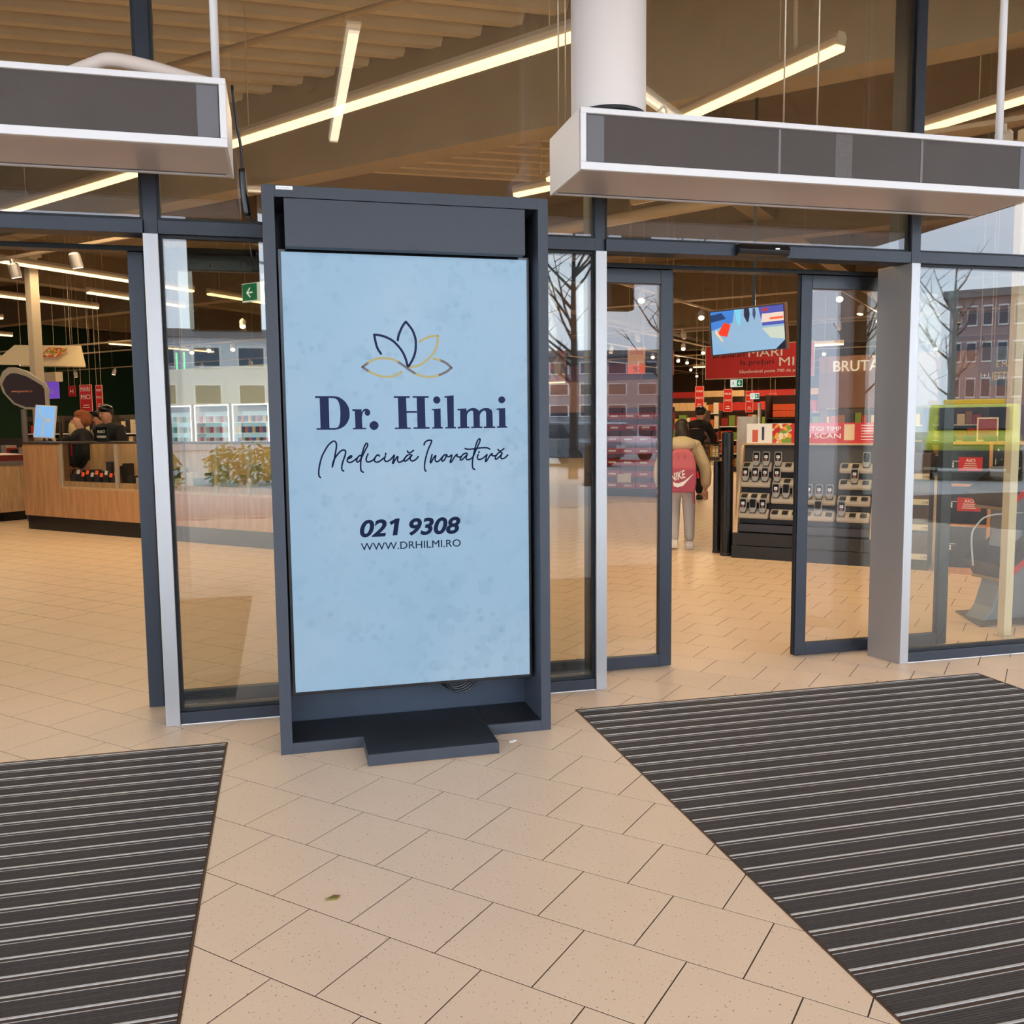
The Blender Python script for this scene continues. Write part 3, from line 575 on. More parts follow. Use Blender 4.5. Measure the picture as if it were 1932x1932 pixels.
pipe_q('cream pipe over the open sliding doors', -2.5, 9.6, 4.4, 8.2, 4.6, .09)
# columns
t = thing('store_column', 'slim cream steel column behind the round sign', 'column', W(-11.6, 6.2), RZ)
box('shaft', PAINTED, t, -.075, .075, -.075, .075, .0, 4.2, .004); box('cap_plate', PAINTED, t, -.12, .12, -.12, .12, 4.2, 4.24); box('foot_plate', PAINTED, t, -.12, .12, -.12, .12, 0, .015)
t = thing('store_column', 'slim cream upright inside the locker window', 'column', (4.58, .93, 0), 0)
box('shaft', PAINTED, t, -.03, .03, -.03, .03, 0.012, 3.2, .003); box('foot_plate', PAINTED, t, -.045, .045, -.045, .045, 0, .012)  # tall cream strip, built as a slim upright
# ------------------------------------------------------------------ tube lights
def tube_light(label, a, b, power, col=WARM, group='tube lights under the store ceiling', lamp=None, rods=True, top=CEIL):
    a, b = Vector(a), Vector(b); d = b-a; L_ = d.length; rz = math.atan2(d.y, d.x)
    t = thing('tube_light', label, 'light', tuple((a+b)/2), rz, group); h = L_/2
    MB().prism([(-.035, .0), (.035, .0), (.05, .05), (.03, .09), (-.03, .09), (-.05, .05)], -h, h).build('housing', PAINTED, t)
    MB().prism([(-.046, .0), (.046, .0), (.038, -.035), (-.038, -.035)], -h+.01, h-.01).build('diffuser', lamp or LAMP, t)
    if rods:
        for s in (-h*.7, h*.7): MB().tube([(s, 0, .09), (s, 0, top-a.z)], .005, 6).build('hanger', PAINTED, t)
    area_light('tube_lamp', t, (0, 0, -.04), L_-.1, .07, power, col)
    return t
def TL(label, p0, q0, p1, q1, z, power, **k): return tube_light(label, W(p0, q0, z), W(p1, q1, z), power, **k)
PW = 32
TL('long lit tube light behind the upper pane left of the counter mullion', -8.1, 3.72, -4.35, 3.38, 4.0, PW*1.5)
TL('longest lit tube light above the totem', -4.2, 3.37, .45, 2.86, 4.0, PW*1.3)
TL('lit tube light ending beside the hooked rod', -1.9, 5.98, 1.44, 4.06, 4.0, PW)
TL('lit tube light peeping out between totem and air curtain', -2.53, 6.33, -.1, 6.0, 4.0, PW)
TL('lit tube light in the upper pane over the lockers', 1.72, 6.32, 4.6, 4.9, 4.0, PW)
TL('long lit tube light nearest in the counter doorway', -11.15, 3.4, -11.3, 9.2, 4.0, PW*1.5)
TL('lit tube light with the cream column before it', -14.75, 5.6, -14.9, 9.7, 4.0, PW)
TL('short lit tube light between two longer ones in the counter doorway', -13.06, 8.2, -13.25, 10.6, 4.0, PW)
TL('lit tube light low in the counter doorway', -18.2, 6.0, -18.3, 9.6, 4.0, PW)
TL('lit tube light seen through the fixed pane left of the exit sign', -11.36, 9.6, -11.46, 11.6, 4.0, PW)
for i, (p, q) in enumerate(((-22, 8), (-22, 15), (-16, 16), (-16, 23), (-22, 23))):
    TL(('far tube light before the green wall, nearest row', 'far tube light before the green wall, second row', 'tube light over the tobacco cabinets', 'tube light deep behind the tobacco cabinets', 'deepest tube light by the green wall')[i], p, q, p, q+4, 4.0, PW)
TL('added tube light hidden behind the red banner, lighting the deep shelves', -4.7, 20.7, -1.7, 20.7, 3.3, PW*1.5)  # unseen tube added to light the deep shelves
TL('added tube light behind the red banner, lighting the farthest shelves', -8.4, 28.8, -4.6, 28.8, 3.4, PW*2.2)  # another added tube, brightening the farthest shelves
COOLW = (1.0, .82, .56)
LAMPN = mat('porch_diffuser', (255, 244, 226), .5, emit=2.4, ecol=(255, 240, 214))
PP_ = 4.5
for lab, a, b in (('porch tube light square to the glass front', (.59, -1.07), (.59, -3.5)), ('porch tube light slanting over the wide mat', (1.9, -.85), (3.42, -2.31)),
                  ('porch tube light over the far side of the narrow mat', (-3.6, -1.2), (-3.6, -3.6)), ('outer porch tube light behind the photographer', (-2.5, -5.4), (.5, -5.4)), ('outer porch tube light toward the parked cars', (3.4, -5.4), (6.4, -5.4))):
    tube_light(lab, (*a, 4.0), (*b, 4.0), PP_, COOLW, 'tube lights under the porch', LAMPN, True, TOP)
# ------------------------------------------------------------------ spotlights on ceiling tracks
RAILM = mat('cream_track', (200, 176, 146), .5)
def track(label, p0, q0, p1, q1, z):
    a, b = W(p0, q0, z), W(p1, q1, z); d = b-a
    t = thing('track_rail', label, 'rail', tuple((a+b)/2), math.atan2(d.y, d.x), 'lighting tracks in the store'); h = d.length/2
    box('rail_body', RAILM, t, -h, h, -.02, .02, 0, .035)
    for s in (-.6, .6): MB().tube([(s*h, 0, .035), (s*h, 0, CEIL-z)], .004, 5).build('hanger', RAILM, t)
track('lighting track above the turned screen', -3.25, 9, -3.1, 20, 3.62); track('lighting track deeper behind the turned screen', -6.0, 16, -6.2, 28, 3.62)
track('deep lighting track over the red banner', -8, 20, -8.1, 36, 3.62); track('farthest lighting track at the doorway edge', -11, 24, -11.2, 40, 3.62)
track('lighting track crossing above the red banner', -8, 18.5, 2, 18.5, 3.66); track('lighting track crossing the deep shelves', -12, 27, 2, 27, 3.66)
track('lighting track over the bakery lettering', -.4, 10, -.4, 26, 3.62); track('lighting track over the produce sign', -26, 13.2, -11, 13.2, 3.5); track('lower lighting track before the green wall', -26, 10.2, -13.5, 10.2, 3.3)
track('second lighting track before the green wall', -27, 16.5, -12, 16.5, 3.4)
proto_spot = None
def spot(label, p, q, z, group, tilt=.35, az=0., power=26):
    global proto_spot
    if proto_spot is None:
        t = thing('spotlight', label, 'light', (0, 0, 0), 0, group)
        MB().lathe([(.05, -.13), (.062, -.128), (.062, .02), (.045, .04)], 14).build('head', WHITE, t, smooth_=False)
        MB().lathe([(.054, -.134), (.054, -.1305)], 14).build('lens', LAMPW, t)
        box('bracket', WHITE, t, -.02, .02, -.02, .02, .04, .09)
        area_light('spot_lamp', t, (0, 0, -.14), .1, .1, power, WARM); proto_spot = t; o = t
    else: o = copy_tree(proto_spot, None, label)
    o['group'] = group; o.location = W(p, q, z); c_ = Vector((.05, -3.93, 0))-W(p, q, 0)
    if tilt > .6: az = math.atan2(-c_.x, c_.y)
    o.rotation_euler = (tilt, 0, az); return o
GS = 'white track spotlights in the store'
track('added unseen lighting track above the parcel lockers', 1.4, 5.1, 3.4, 5.1, 3.59); track('lighting track along the front of the oak counter', -9.6, 3.75, -4.6, 3.75, 3.45)
for i, p in enumerate((1.9, 2.4, 2.9)): spot('added spotlight brightening the parcel lockers, %s of three' % ('first', 'second', 'third')[i], p, 5.1, 3.5, GS, tilt=.45, az=RZ, power=16)  # track and spots added out of sight to brighten the lockers
for i, p in enumerate((-9.2, -8.0, -6.8, -5.4)): spot('spotlight over the oak counter front, %s from the doorway side' % ('farthest', 'third', 'second', 'nearest')[i], p, 3.75, 3.36, GS, tilt=.25, az=RZ, power=16)
sp_list = [(-3.2, 14.6, 3.53, 'big white spotlight on the track beside the turned screen'), (-6.1, 21.5, 3.53, 'spotlight on the deeper track beside the doorway stile'), (-6.15, 23.3, 3.53, 'lit spotlight of the pair left of the red banner, nearer one'), (-6.2, 25, 3.53, 'lit spotlight of the pair left of the red banner, farther one'),
  (-3.2, 11.6, 3.53, 'spotlight on the track nearest the open sliding doors'), (-11.2, 10.3, 3.5, 'bright spotlight under the exit sign in the fixed pane'), (-14.8, 13.3, 3.42, 'bright spotlight in the fixed pane over the tobacco cabinets'), (-16.3, 13.3, 3.42, 'smaller spotlight in the fixed pane, farther along its track'), (-12.8, 13.3, 3.42, 'bright spotlight in the fixed pane next to the totem')]
for p, q, z, lab in sp_list: spot(lab, p, q, z, GS, tilt=.75)
for i in range(9): spot('distant white spotlight on the tracks beyond the turned screen', -8.05-.02*i, 21+1.6*i, 3.53, 'far spotlights beyond the turned screen', az=i, tilt=.9 if i % 3 else .3)
for i in range(8): spot('distant white spotlight on the track crossing the deep shelves', -11.5+1.6*i, 27, 3.57, 'far spotlights over the deep shelves', az=i*2, tilt=1.0 if i % 4 else .3)
for i in range(8): spot('distant white spotlight on the track crossing above the banner', -7.4+1.2*i, 18.5, 3.57, 'spotlights crossing above the banner', az=RZ, tilt=.58)
for i in range(12): spot('tiny far spotlight at the back of the store', -16+1.5*i, 33+(5 if i % 2 else 0), 3.61, 'tiny far spotlights at the back of the store', tilt=1.0)
track('lighting track at the very back of the store', -17, 33, 3, 33, 3.70); track('last lighting track before the back wall', -17, 38, 3, 38, 3.70)
for i in range(7): spot('white spotlight on the track over the bakery lettering', -.4, 11.5+2*i, 3.53, 'spotlights over the bakery lettering', az=i, tilt=.9 if i % 2 else .3)
for i in range(9): spot('white spotlight on the tracks before the green wall', -25+1.35*i, 10.2+(3.0 if i % 2 else 0), 3.21+(.2 if i % 2 else 0), 'spotlights before the green wall', az=i, tilt=.9 if i % 2 else .3)
for i in range(6): spot('white spotlight on the second track before the green wall', -26+2.1*i, 16.5, 3.31, 'spotlights on the second track before the green wall', az=i)
# ------------------------------------------------------------------ rack of handheld scanners
t = thing('scanner_rack', 'dark scanner rack with oak sides and rows of grey charging cradles', 'rack', W(-.03, 6.52), RZ)
RW = 1.36
side = [(.0, 0), (.5, 0), (.5, 1.18), (.27, 1.18), (.22, 1.16), (.10, .36), (.10, .02), (0, .02)]
side = [(.04, 0), (.5, 0), (.5, 1.185), (.30, 1.185), (.25, 1.17), (.225, 1.12), (.06, .36), (.04, .2)]
MB().prism(side, 0, .028).build('side_panel', WOODL, t, bevel=.003); MB().prism(side, RW-.028, RW).build('side_panel', WOODL, t, bevel=.003)
MB().prism([(.25, 1.172), (.5, 1.172), (.5, 1.19), (.25, 1.19)], .0, RW).build('top_board', WOODL, t)
MB().prism([(.12, .36), (.5, .36), (.5, 1.17), (.29, 1.17)], .029, RW-.029).build('backboard', mat('dark_backboard', (58, 55, 56), .6), t)
box('lower_drawer', DARK, t, -.02, RW+.02, 0, .45, .0, .13, .003); box('upper_drawer', DARK, t, -.01, RW+.01, .005, .45, .137, .262, .003)
box('metal_ledge', mat('dark_steel_ledge', (66, 63, 66), .35, metal=.5), t, .029, RW-.029, .05, .4, .275, .355, .003)
CRADLE = mat('grey_beige_cradle', (178, 166, 150), .5); SOCK = mat('cradle_socket', (26, 24, 24), .5)
cr_me = MB().prism([(-.035, .0), (.05, .0), (.07, .085), (.025, .105), (-.02, .075), (-.042, .035)], -.152, .152).mesh('charging_cradle'); cr_me.materials.append(CRADLE)
so_me = MB().prism([(-.040, .060), (.0, .086), (.0, .094), (-.046, .066)], -.03, .03).mesh('socket'); so_me.materials.append(SOCK)
BODYM = mat('scanner_body', (150, 148, 144), .4); SCRD = mat('scanner_screen', (20, 19, 20), .5, spec=.2); CARD = mat('white_card', (236, 236, 240), .5); STK = mat('red_brown_sticker', (150, 90, 80), .5)
hand_proto = None
def handset(label, loc, kind):
    global hand_proto
    if hand_proto is None:
        o = thing('handheld_scanner', label, 'scanner', (0, 0, 0), RZ, 'handheld scanners standing in the cradles')
        MB().prism([(-.02, .0), (.02, .0), (.028, .02), (.036, .045), (.036, .13), (.028, .145), (-.028, .145), (-.036, .13), (-.036, .045), (-.028, .02)], -.012, .012, 'y').build('casing', BODYM, o, bevel=.003)
        MB().prism([(-.028, .05), (.028, .05), (.030, .125), (.024, .136), (-.024, .136), (-.030, .125)], -.0145, -.0122, 'y').build('screen', SCRD, o)
        hand_proto = o
        k = MB().box(-.016, .016, -.0158, -.0147, .078, .106).build('logo_card', CARD, o, fix=False); k2 = MB().ribbon([(-.006, .100), (-.006, .085)], .004, -.0162).ribbon([(.006, .099), (-.002, .0925), (.006, .086)], .003, -.0162).build('logo_mark', DARK, k, fix=False)
        MB().box(-.012, .012, -.0158, -.0147, .055, .072).build('sticker', STK, o, fix=False)
        c = o
    else: c = copy_tree(hand_proto, None, label)
    c.location = loc; c.rotation_euler = (-.08, 0, RZ)
    if kind == 'off':
        for ch in list(c.children):
            if ch.name.startswith(('logo_card', 'sticker')):
                for g2 in list(ch.children): bpy.data.objects.remove(g2)
                bpy.data.objects.remove(ch)
    return c
def handset_off(label, loc):
    o = thing('handheld_scanner', label, 'scanner', loc, RZ, 'handheld scanners standing in the cradles'); o.rotation_euler = (-.08, 0, RZ)
    for ch in hand_proto.children:
        if ch.name.startswith(('casing', 'screen')): c = ch.copy(); COL.objects.link(c); c.parent = o
rows = [(.895, ['.XX', 'X.X', None, '..o']), (.735, ['XXX', 'X.X', None, '.X.']), (.575, ['...', 'XoX', 'XXX', '...']), (.415, ['XoX', '...', '.o.', 'X..'])]
rn = ('top', 'second', 'third', 'lowest'); mn = ('oak side', 'inner left', 'inner right', 'far'); sn = ('first', 'middle', 'last')
for ri, (z, mods) in enumerate(rows):
    yb = .06+(z-.36)*.214
    for mi, s in enumerate(mods):
        if s is None: continue
        cx = .19+.327*mi
        c = link('charging_cradle', cr_me, None, t, (cx, yb, z)); c.modifiers.new('edge', 'BEVEL').width = .01
        for si, chr_ in enumerate(s):
            x = -.102+.102*si
            link('socket', so_me, None, c, (x, 0, 0))
            if chr_ != '.':
                lp = Vector((-.03*R45, 0, 0)); lx = cx+x; ly = yb-.036; P_ = W(-.03+lx, 6.52+ly, z+.066)
                lab = '%s handheld scanner, %s slot of the %s cradle in the %s row' % ('blank dark' if chr_ == 'o' else 'white-carded', sn[si], mn[mi], rn[ri])
                (handset if chr_ == 'X' else handset_off)(*((lab, P_, 'on') if chr_ == 'X' else (lab, P_)))
def print_panel(name, parent, x0, x1, z0, z1, y, m, th=.004): return box(name, m, parent, x0, x1, y-th, y, z0, z1)
t2 = thing('rack_sign', 'long scan promotion sign standing on the scanner rack', 'sign', W(-.03, 6.52+.33, 1.19), RZ)
box('board', WHITEP, t2, .03, RW+.02, 0, .012, .0, .205)
FRUIT = bpy.data.materials.new('fruit_print')
def picture_mat(m, scale, cols):
    m.use_nodes = True; nt = m.node_tree; N = nt.nodes; L = nt.links; b = N['Principled BSDF']; b.inputs['Roughness'].default_value = .5
    tc = N.new('ShaderNodeTexCoord'); v = N.new('ShaderNodeTexVoronoi'); v.inputs['Scale'].default_value = scale; L.new(tc.outputs['Object'], v.inputs['Vector'])
    s = N.new('ShaderNodeSeparateColor'); L.new(v.outputs['Color'], s.inputs[0]); r = N.new('ShaderNodeValToRGB'); r.color_ramp.interpolation = 'CONSTANT'
    while len(r.color_ramp.elements) < len(cols): r.color_ramp.elements.new(.5)
    for i, c in enumerate(cols): r.color_ramp.elements[i].position = i/len(cols); r.color_ramp.elements[i].color = (*lin(c), 1)
    L.new(s.outputs[0], r.inputs['Fac']); L.new(r.outputs['Color'], b.inputs['Base Color'])
picture_mat(FRUIT, 22, [(210, 70, 40), (120, 160, 60), (240, 170, 60), (235, 225, 200), (190, 40, 40)])
print_panel('fruit_picture', t2, .30, .50, .003, .202, 0, FRUIT); print_panel('red_field', t2, .50, RW+.02, 0, .205, 0, REDM)
text('headline', 'CÂȘTIGI TIMP', WHITEP, t2, .56, .125, .045, -.006, width=.43, bold=.01); text('headline', 'CU SCAN', WHITEP, t2, .56, .05, .05, -.006, width=.43, bold=.012)
for i in range(6): print_panel('small_print', t2, 1.18, 1.30+.04*(i % 3), .175-.028*i, .182-.028*i, -.004, WHITEP, .001)
print_panel('receipt_picture', t2, 1.02, 1.12, .03, .19, -.004, mat('cream_print', (226, 200, 160), .6), .001)
print_panel('figure_picture', t2, .19, .215, .03, .17, 0, mat('navy_cloth_print', (48, 52, 84), .6), .001); print_panel('flower_picture', t2, .09, .15, .01, .14, 0, mat('coral_print', (214, 100, 80), .6), .001)

# ------------------------------------------------------------------ gates and bollards beside the rack
def gate_post(label, x, y, h, r):
    t = thing('gate_post', label, 'gate', (x, y, 0), RZ, 'black entrance gate posts')
    MB().lathe([(r, .0), (r, h-.01), (r-.01, h)], 16).build('post', BLACK, t, smooth_=False); MB().lathe([(r+.004, 0), (r+.004, .03), (r, .034)], 16).build('foot_ring', DARK, t)
    box('sensor_strip', mat('dark_sensor', (44, 44, 50), .2), t, -.012, .012, -r-.003, -r+.01, .3, h-.15)
gate_post('taller black gate post beside the scanner rack', 4.60, 4.80, 1.31, .062); gate_post('shorter black gate post next to the pink backpack', 4.60, 5.02, 1.0, .045)
t = thing('grey_bollard', 'smooth grey round pillar behind the scanner rack sign', 'pillar', W(-.20, 7.6), 0)
MB().lathe([(.13, 0), (.13, 1.46), (.12, 1.475)], 28).build('pillar_body', mat('silver_grey', (176, 172, 170), .35), t, smooth_=True); MB().lathe([(.132, 0), (.132, .06), (.13, .062)], 28).build('plinth_ring', DARK, t)
tubething('sign_pole', 'thin silver pole above the scanner rack sign', 'pole', [tuple(W(.005, 7.3, 0.0)), tuple(W(.005, 7.3, 1.62))], .02, STEEL)
# ------------------------------------------------------------------ parcel lockers
t = thing('parcel_locker', 'oak-edged locker with numbered black glass doors and red notices', 'locker', W(1.9, 6.44), RZ)
LOAK = mat('orange_oak', (196, 138, 88), .5, wood=(7, 7, .7)); BG = mat('black_glass_door', (30, 29, 31), .15)
lw, lh = 1.30, 1.19
for x in (0, .417, .82, lw-.03): box('upright', LOAK, t, x, x+.03, 0, .45, .0, lh, .002)
box('top_board', LOAK, t, 0, lw, 0, .45, lh, lh+.025); box('plinth', LOAK, t, .03, lw-.03, .0, .45, .0, .06)
box('back_board', DARK, t, .03, lw-.03, .43, .45, .06, lh)
zs = (.06, .452, .82, lh)
for c_ in range(3):
    x0, x1 = ((.03, .417), (.447, .82), (.85, lw-.03))[c_]
    for r_ in range(3):
        z0, z1 = zs[r_], zs[r_+1]
        if r_ < 2: box('shelf_edge', LOAK, t, x0, x1, 0, .4, z1-.012, z1+.012)
        d = box('door', BG, t, x0+.004, x1-.004, .012, .03, z0+.006+(.006 if r_ else 0), z1-.014)
        num = 3-r_+3*c_
        text('door_number', str(num), WHITEP, d, x0+.03, z1-.06, .028, .0112, bold=.01)
        fr = MB(); fx, fz = x0+.02, z0+.10
        for b_ in ((fx, fx+.004, fz, fz+.14), (fx+.046, fx+.05, fz, fz+.14), (fx, fx+.05, fz, fz+.004)): fr.box(b_[0], b_[1], .0105, .012, b_[2], b_[3])
        fr.build('lock_frame', WHITEP, d, fix=False); MB().lathe([(.012, -.001), (.012, .0)], 12).build('lock_dot', WHITEP, d, (fx+.025, .0115, fz+.028), (math.pi/2, 0, 0))
        MB().box(fx+.06, fx+.082, .0105, .012, fz+.06, fz+.08).box(fx+.06, fx+.082, .0105, .012, fz+.085, fz+.105).box(fx+.06, fx+.12, .0105, .012, fz+.115, fz+.12).build('instruction_print', WHITEP, d, fix=False)
        if r_ > 0:
            n = print_panel('red_notice', d, x0+.14, x0+.335, z0+.13, z0+.255, .012, REDM, .001)
            text('notice_heading', 'AICI', WHITEP, n, x0+.237, z0+.21, .03, .0105, align='CENTER', bold=.012)
            for i in range(3): print_panel('notice_line', n, x0+.19-.005*i, x0+.285+.005*i, z0+.192-.018*i, z0+.198-.018*i, .0108, WHITEP, .0004)
t = thing('price_display', 'narrow snack display with cream price cards beside the steel post', 'display', W(1.5, 6.5), RZ)
box('cabinet', mat('brown_cabinet', (84, 66, 54), .6), t, 0, .33, .02, .4, .0, 1.1, .003)
for z in (.86, .62, .38, .1):
    cd = box('price_card', mat('cream_card', (226, 214, 186), .6), t, .15, .325, .012, .018, z, z+.055); text('price', '1.79', DARK, cd, .275, z+.012, .022, .0112, bold=.01)
    box('shelf_lip', DARK, t, .0, .33, .0, .02, z-.02, z-.005)
for i, (x, z, c) in enumerate(((.03, .94, (196, 90, 40)), (.12, .94, (220, 190, 130)), (.22, .94, (180, 40, 36)), (.05, .70, (120, 70, 50)), (.18, .70, (160, 120, 80)))):
    pass
# leaflet stand before the lockers
t = thing('leaflet_stand', 'blue-grey curved steel stand with black and red leaflet trays', 'stand', (4.98, 1.4, 0), 0)
BG2 = mat('blue_grey_steel', (128, 134, 152), .4, metal=.3)
MB().prism([(-.35, -.2), (.05, -.25), (.25, -.1), (.25, .25), (-.15, .27)], .001, .012, 'z').build('base_plate', mat('dark_grey_plate', (104, 96, 94), .5), t, bevel=.002)
pr = [(-.22, .012), (.2, .012), (.2, 1.08), (-.06, 1.08), (-.03, .6), (-.10, .25), (-.15, .1)]
MB().prism(pr, -.09, .09, 'y').build('curved_column', BG2, t, bevel=.006)
KRAFT = mat('kraft_board', (160, 130, 92), .7)
for z in (.42, .92):
    tr = MB().prism([(-.19, z+.0), (-.10, z-.12), (.24, z+.14), (.24, z+.27), (.1, z+.20)], -.16, .16, 'y').build('leaflet_tray', BLACK, t, bevel=.002)
    MB().prism([(-.13, z-.085), (-.105, z-.118), (.24, z+.135), (.24, z+.19)], -.165, -.161, 'y').build('red_band', REDM, tr); MB().prism([(-.105, z-.115), (-.08, z-.105), (-.08, z-.128), (-.115, z-.135)], -.165, .165, 'y').build('kraft_edge', KRAFT, tr)
tubething('acrylic_frame', 'bent clear rod frame above the lower leaflet tray', 'rod', smooth([(4.60, 1.25, .42), (4.58, 1.25, .62), (4.62, 1.25, .70), (4.72, 1.25, .76), (5.0, 1.25, .77)]), .006, mat('clear_rod', (190, 196, 210), .1))
def hanging(name, label, cat, p, q, z0, z1, w, m, group=None, lines=(), top=CEIL, frame=None, th=.01, rz=RZ, wires=True, small=0):
    t = thing(name, label, cat, W(p, q, z0), rz, group); h = z1-z0
    box('panel', m, t, -w/2, w/2, -th, 0, 0, h, .001)
    if frame:
        f = MB(); k = .012
        f.box(-w/2-k, w/2+k, -th-.002, .002, h, h+k).box(-w/2-k, w/2+k, -th-.002, .002, -k, 0).box(-w/2-k, -w/2, -th-.002, .002, 0, h).box(w/2, w/2+k, -th-.002, .002, 0, h); f.build('frame', frame, t)
    if wires:
        for s in (-w*.4, w*.4): MB().tube([(s, -th/2, h), (s, -th/2, top-z0)], .003, 4).build('wire', RAILM, t)
    for i in range(small): box('small_print', WHITEP, t, -w*(.3-.06*i), w*(.3-.06*i), -th-.002, -th, h*(.12+.09*i), h*(.15+.09*i))
    for (s, x, z, hh, mm, wd) in lines: text('lettering', s, mm, t, x, z, hh, -th-.002, width=wd, align='CENTER', bold=.003)
    return t
SLATE = mat('slate_board', (72, 82, 100), .6); YEL = mat('yellow_print', (214, 184, 110), .6)
hanging('promo_board', 'slate price board with cream lettering above the lockers', 'sign', 2.32, 8.5, 1.78, 2.2, .27, SLATE, None, (('E MAI', 0, .2, .06, YEL, .16), ('IEFTIN!', 0, .06, .09, YEL, .23)))
hanging('burger_poster', 'dark poster with round burger picture beside the slate price board', 'poster', 2.13, 8.52, 1.85, 2.2, .13, mat('poster_brown', (72, 48, 44), .6), None, (('1+1', 0, .02, .05, WHITEP, .08),))
# bottles and packs around the lockers
hanging('snack_poster', 'red poster with fried snacks above the lockers', 'poster', 2.285, 6.62, 1.229, 1.42, .15, mat('dark_red_print', (130, 30, 34), .5), None, (), frame=PAINTED, wires=False)
for i in range(7):
    o = MB().box(-.055, .055, -.06, .06, 0, .05).build('black_crate', mat('black_plastic', (26, 25, 27), .5), loc=W(1.97+.17*i, 6.6, lh+.025), rot=(0, 0, RZ+.05*(i % 3)), bevel=.004, fix=False)
    tag(o, 'small black plastic crate on top of the parcel lockers', 'crate', 'black crates on the lockers')

# ------------------------------------------------------------------ turned screen, banner and hanging signs seen through the open doors
t = thing('ceiling_screen', 'tilted ceiling screen with brown back showing a shopping aisle', 'screen', W(.283, 5.89, 2.285), -.56)
fr = thing; tilt = -.10
def tv(name, m, par, *b, bevel=.002):
    o = box(name, m, par, *b, bevel=bevel); return o
body = bpy.data.objects.new('screen_body', MB().box(-.36, .36, .0, .06, -.215, .215).mesh('screen_body')); COL.objects.link(body); body.data.materials.append(mat('brown_shell', (122, 86, 66), .6)); body.parent = t; body.rotation_euler = (.06, -.07, 0)
box('bezel', BLACK, body, -.352, .335, -.012, .0, -.215, .205)
AISLE = mat('screen_floor_glow', (90, 110, 130), .4, emit=.75, ecol=(140, 184, 222))
box('picture', AISLE, body, -.342, .325, -.014, -.0121, -.205, .195)
def pic(c, pts, e=.7): MB().poly([(x, -.0146-.00015*len(body.children), z) for x, z in pts]).build('picture_detail', mat('pic_%d_%d_%d' % c, c, .6, spec=.1, emit=e*.75), body, fix=False)
pic((60, 120, 210), [(-.342, .02), (-.342, .195), (-.12, .195), (-.14, .08)]); pic((36, 60, 110), [(-.342, .10), (-.342, .165), (-.24, .18), (-.2, .12)])
pic((214, 60, 40), [(-.29, -.02), (-.22, .09), (-.16, .06), (-.20, -.05)]); pic((210, 200, 170), [(-.30, .03), (-.31, .0), (-.25, -.09), (-.235, -.085)])
pic((70, 80, 170), [(.10, .195), (.13, .02), (.325, .02), (.325, .195)]); pic((200, 190, 190), [(.12, .05), (.13, .13), (.325, .13), (.325, .05)]); pic((150, 60, 80), [(.13, .15), (.19, .155), (.19, .18), (.13, .18)])
pic((40, 46, 70), [(-.03, .195), (-.035, .13), (-.01, .07), (.005, .07), (.02, .14), (.015, .195)]); pic((60, 70, 110), [(.05, .19), (.045, .13), (.06, .08), (.075, .14), (.07, .19)])
pic((176, 196, 196), [(.12, .0), (.325, .0), (.325, -.12), (.2, -.1)], .6); pic((120, 168, 214), [(-.342, -.205), (-.342, -.02), (-.30, -.1), (-.2, -.205)]); pic((226, 90, 60), [(.2, .07), (.32, .07), (.32, .09), (.2, .09)]); pic((110, 190, 230), [(-.12, .195), (-.1, .06), (-.07, .04), (-.06, .195)]); pic((30, 34, 50), [(.24, -.205), (.325, -.13), (.325, -.205)])
box('mount_pole', BLACK, t, -.012+.04, .018+.04, .03, .06, .2, 3.3); box('ceiling_plate', BLACK, t, -.05, .13, -.03, .12, 3.29, 3.3)
t = hanging('price_banner', 'big red hanging banner about brands and prices behind the turned screen', 'banner', -1.62, 13.0, 2.18, 2.74, 1.86, REDM, None,
    (('Branduri', -.52, .36, .10, NAVYP, .56), ('MARI', .12, .35, .15, WHITEP, .58), ('la prețuri', -.02, .22, .09, NAVYP, .58), ('MICI', .62, .18, .15, WHITEP, .52), ('Săptămânal peste 700 de promoții', .28, .08, .05, WHITEP, 1.22)), frame=PAINTED)
def mm_sign(label, p, q, z0, z1, w, group): hanging('price_pennant', label, 'sign', p, q, z0, z1, w, REDM, group, (('MARI', 0, (z1-z0)*.76, w*.26, WHITEP, w*.8), ('MICI', 0, (z1-z0)*.46, w*.26, WHITEP, w*.8)), frame=mat('pink_edge', (230, 150, 140), .5), small=2)
G1 = 'red price pennants hanging deep in the store'
for lab, p, z0, z1, w in (('red price pennant nearest the pink backpack', -5.1, 1.757, 2.33, .21), ('red price pennant under the green exit sign', -4.35, 1.69, 2.24, .2), ('red price pennant behind the second exit sign', -3.8, 1.67, 2.18, .17), ('small red price pennant above the scanner sign', -3.22, 1.7, 2.1, .15)): mm_sign(lab, p, 20, z0, z1, w, G1)
mm_sign('red price pennant above the man in the black beanie', -14.45, 9.0, 1.78, 2.31, .38, 'red price pennants over the service counter'); mm_sign('narrow red price pennant next to the wider one', -14.08, 9.05, 1.81, 2.29, .19, 'red price pennants over the service counter')
GREEN = mat('exit_green', (20, 130, 92), .5, emit=.5, ecol=(20, 130, 92)); EXW = mat('exit_white', (230, 240, 234), .5, emit=.7, ecol=(225, 240, 232))
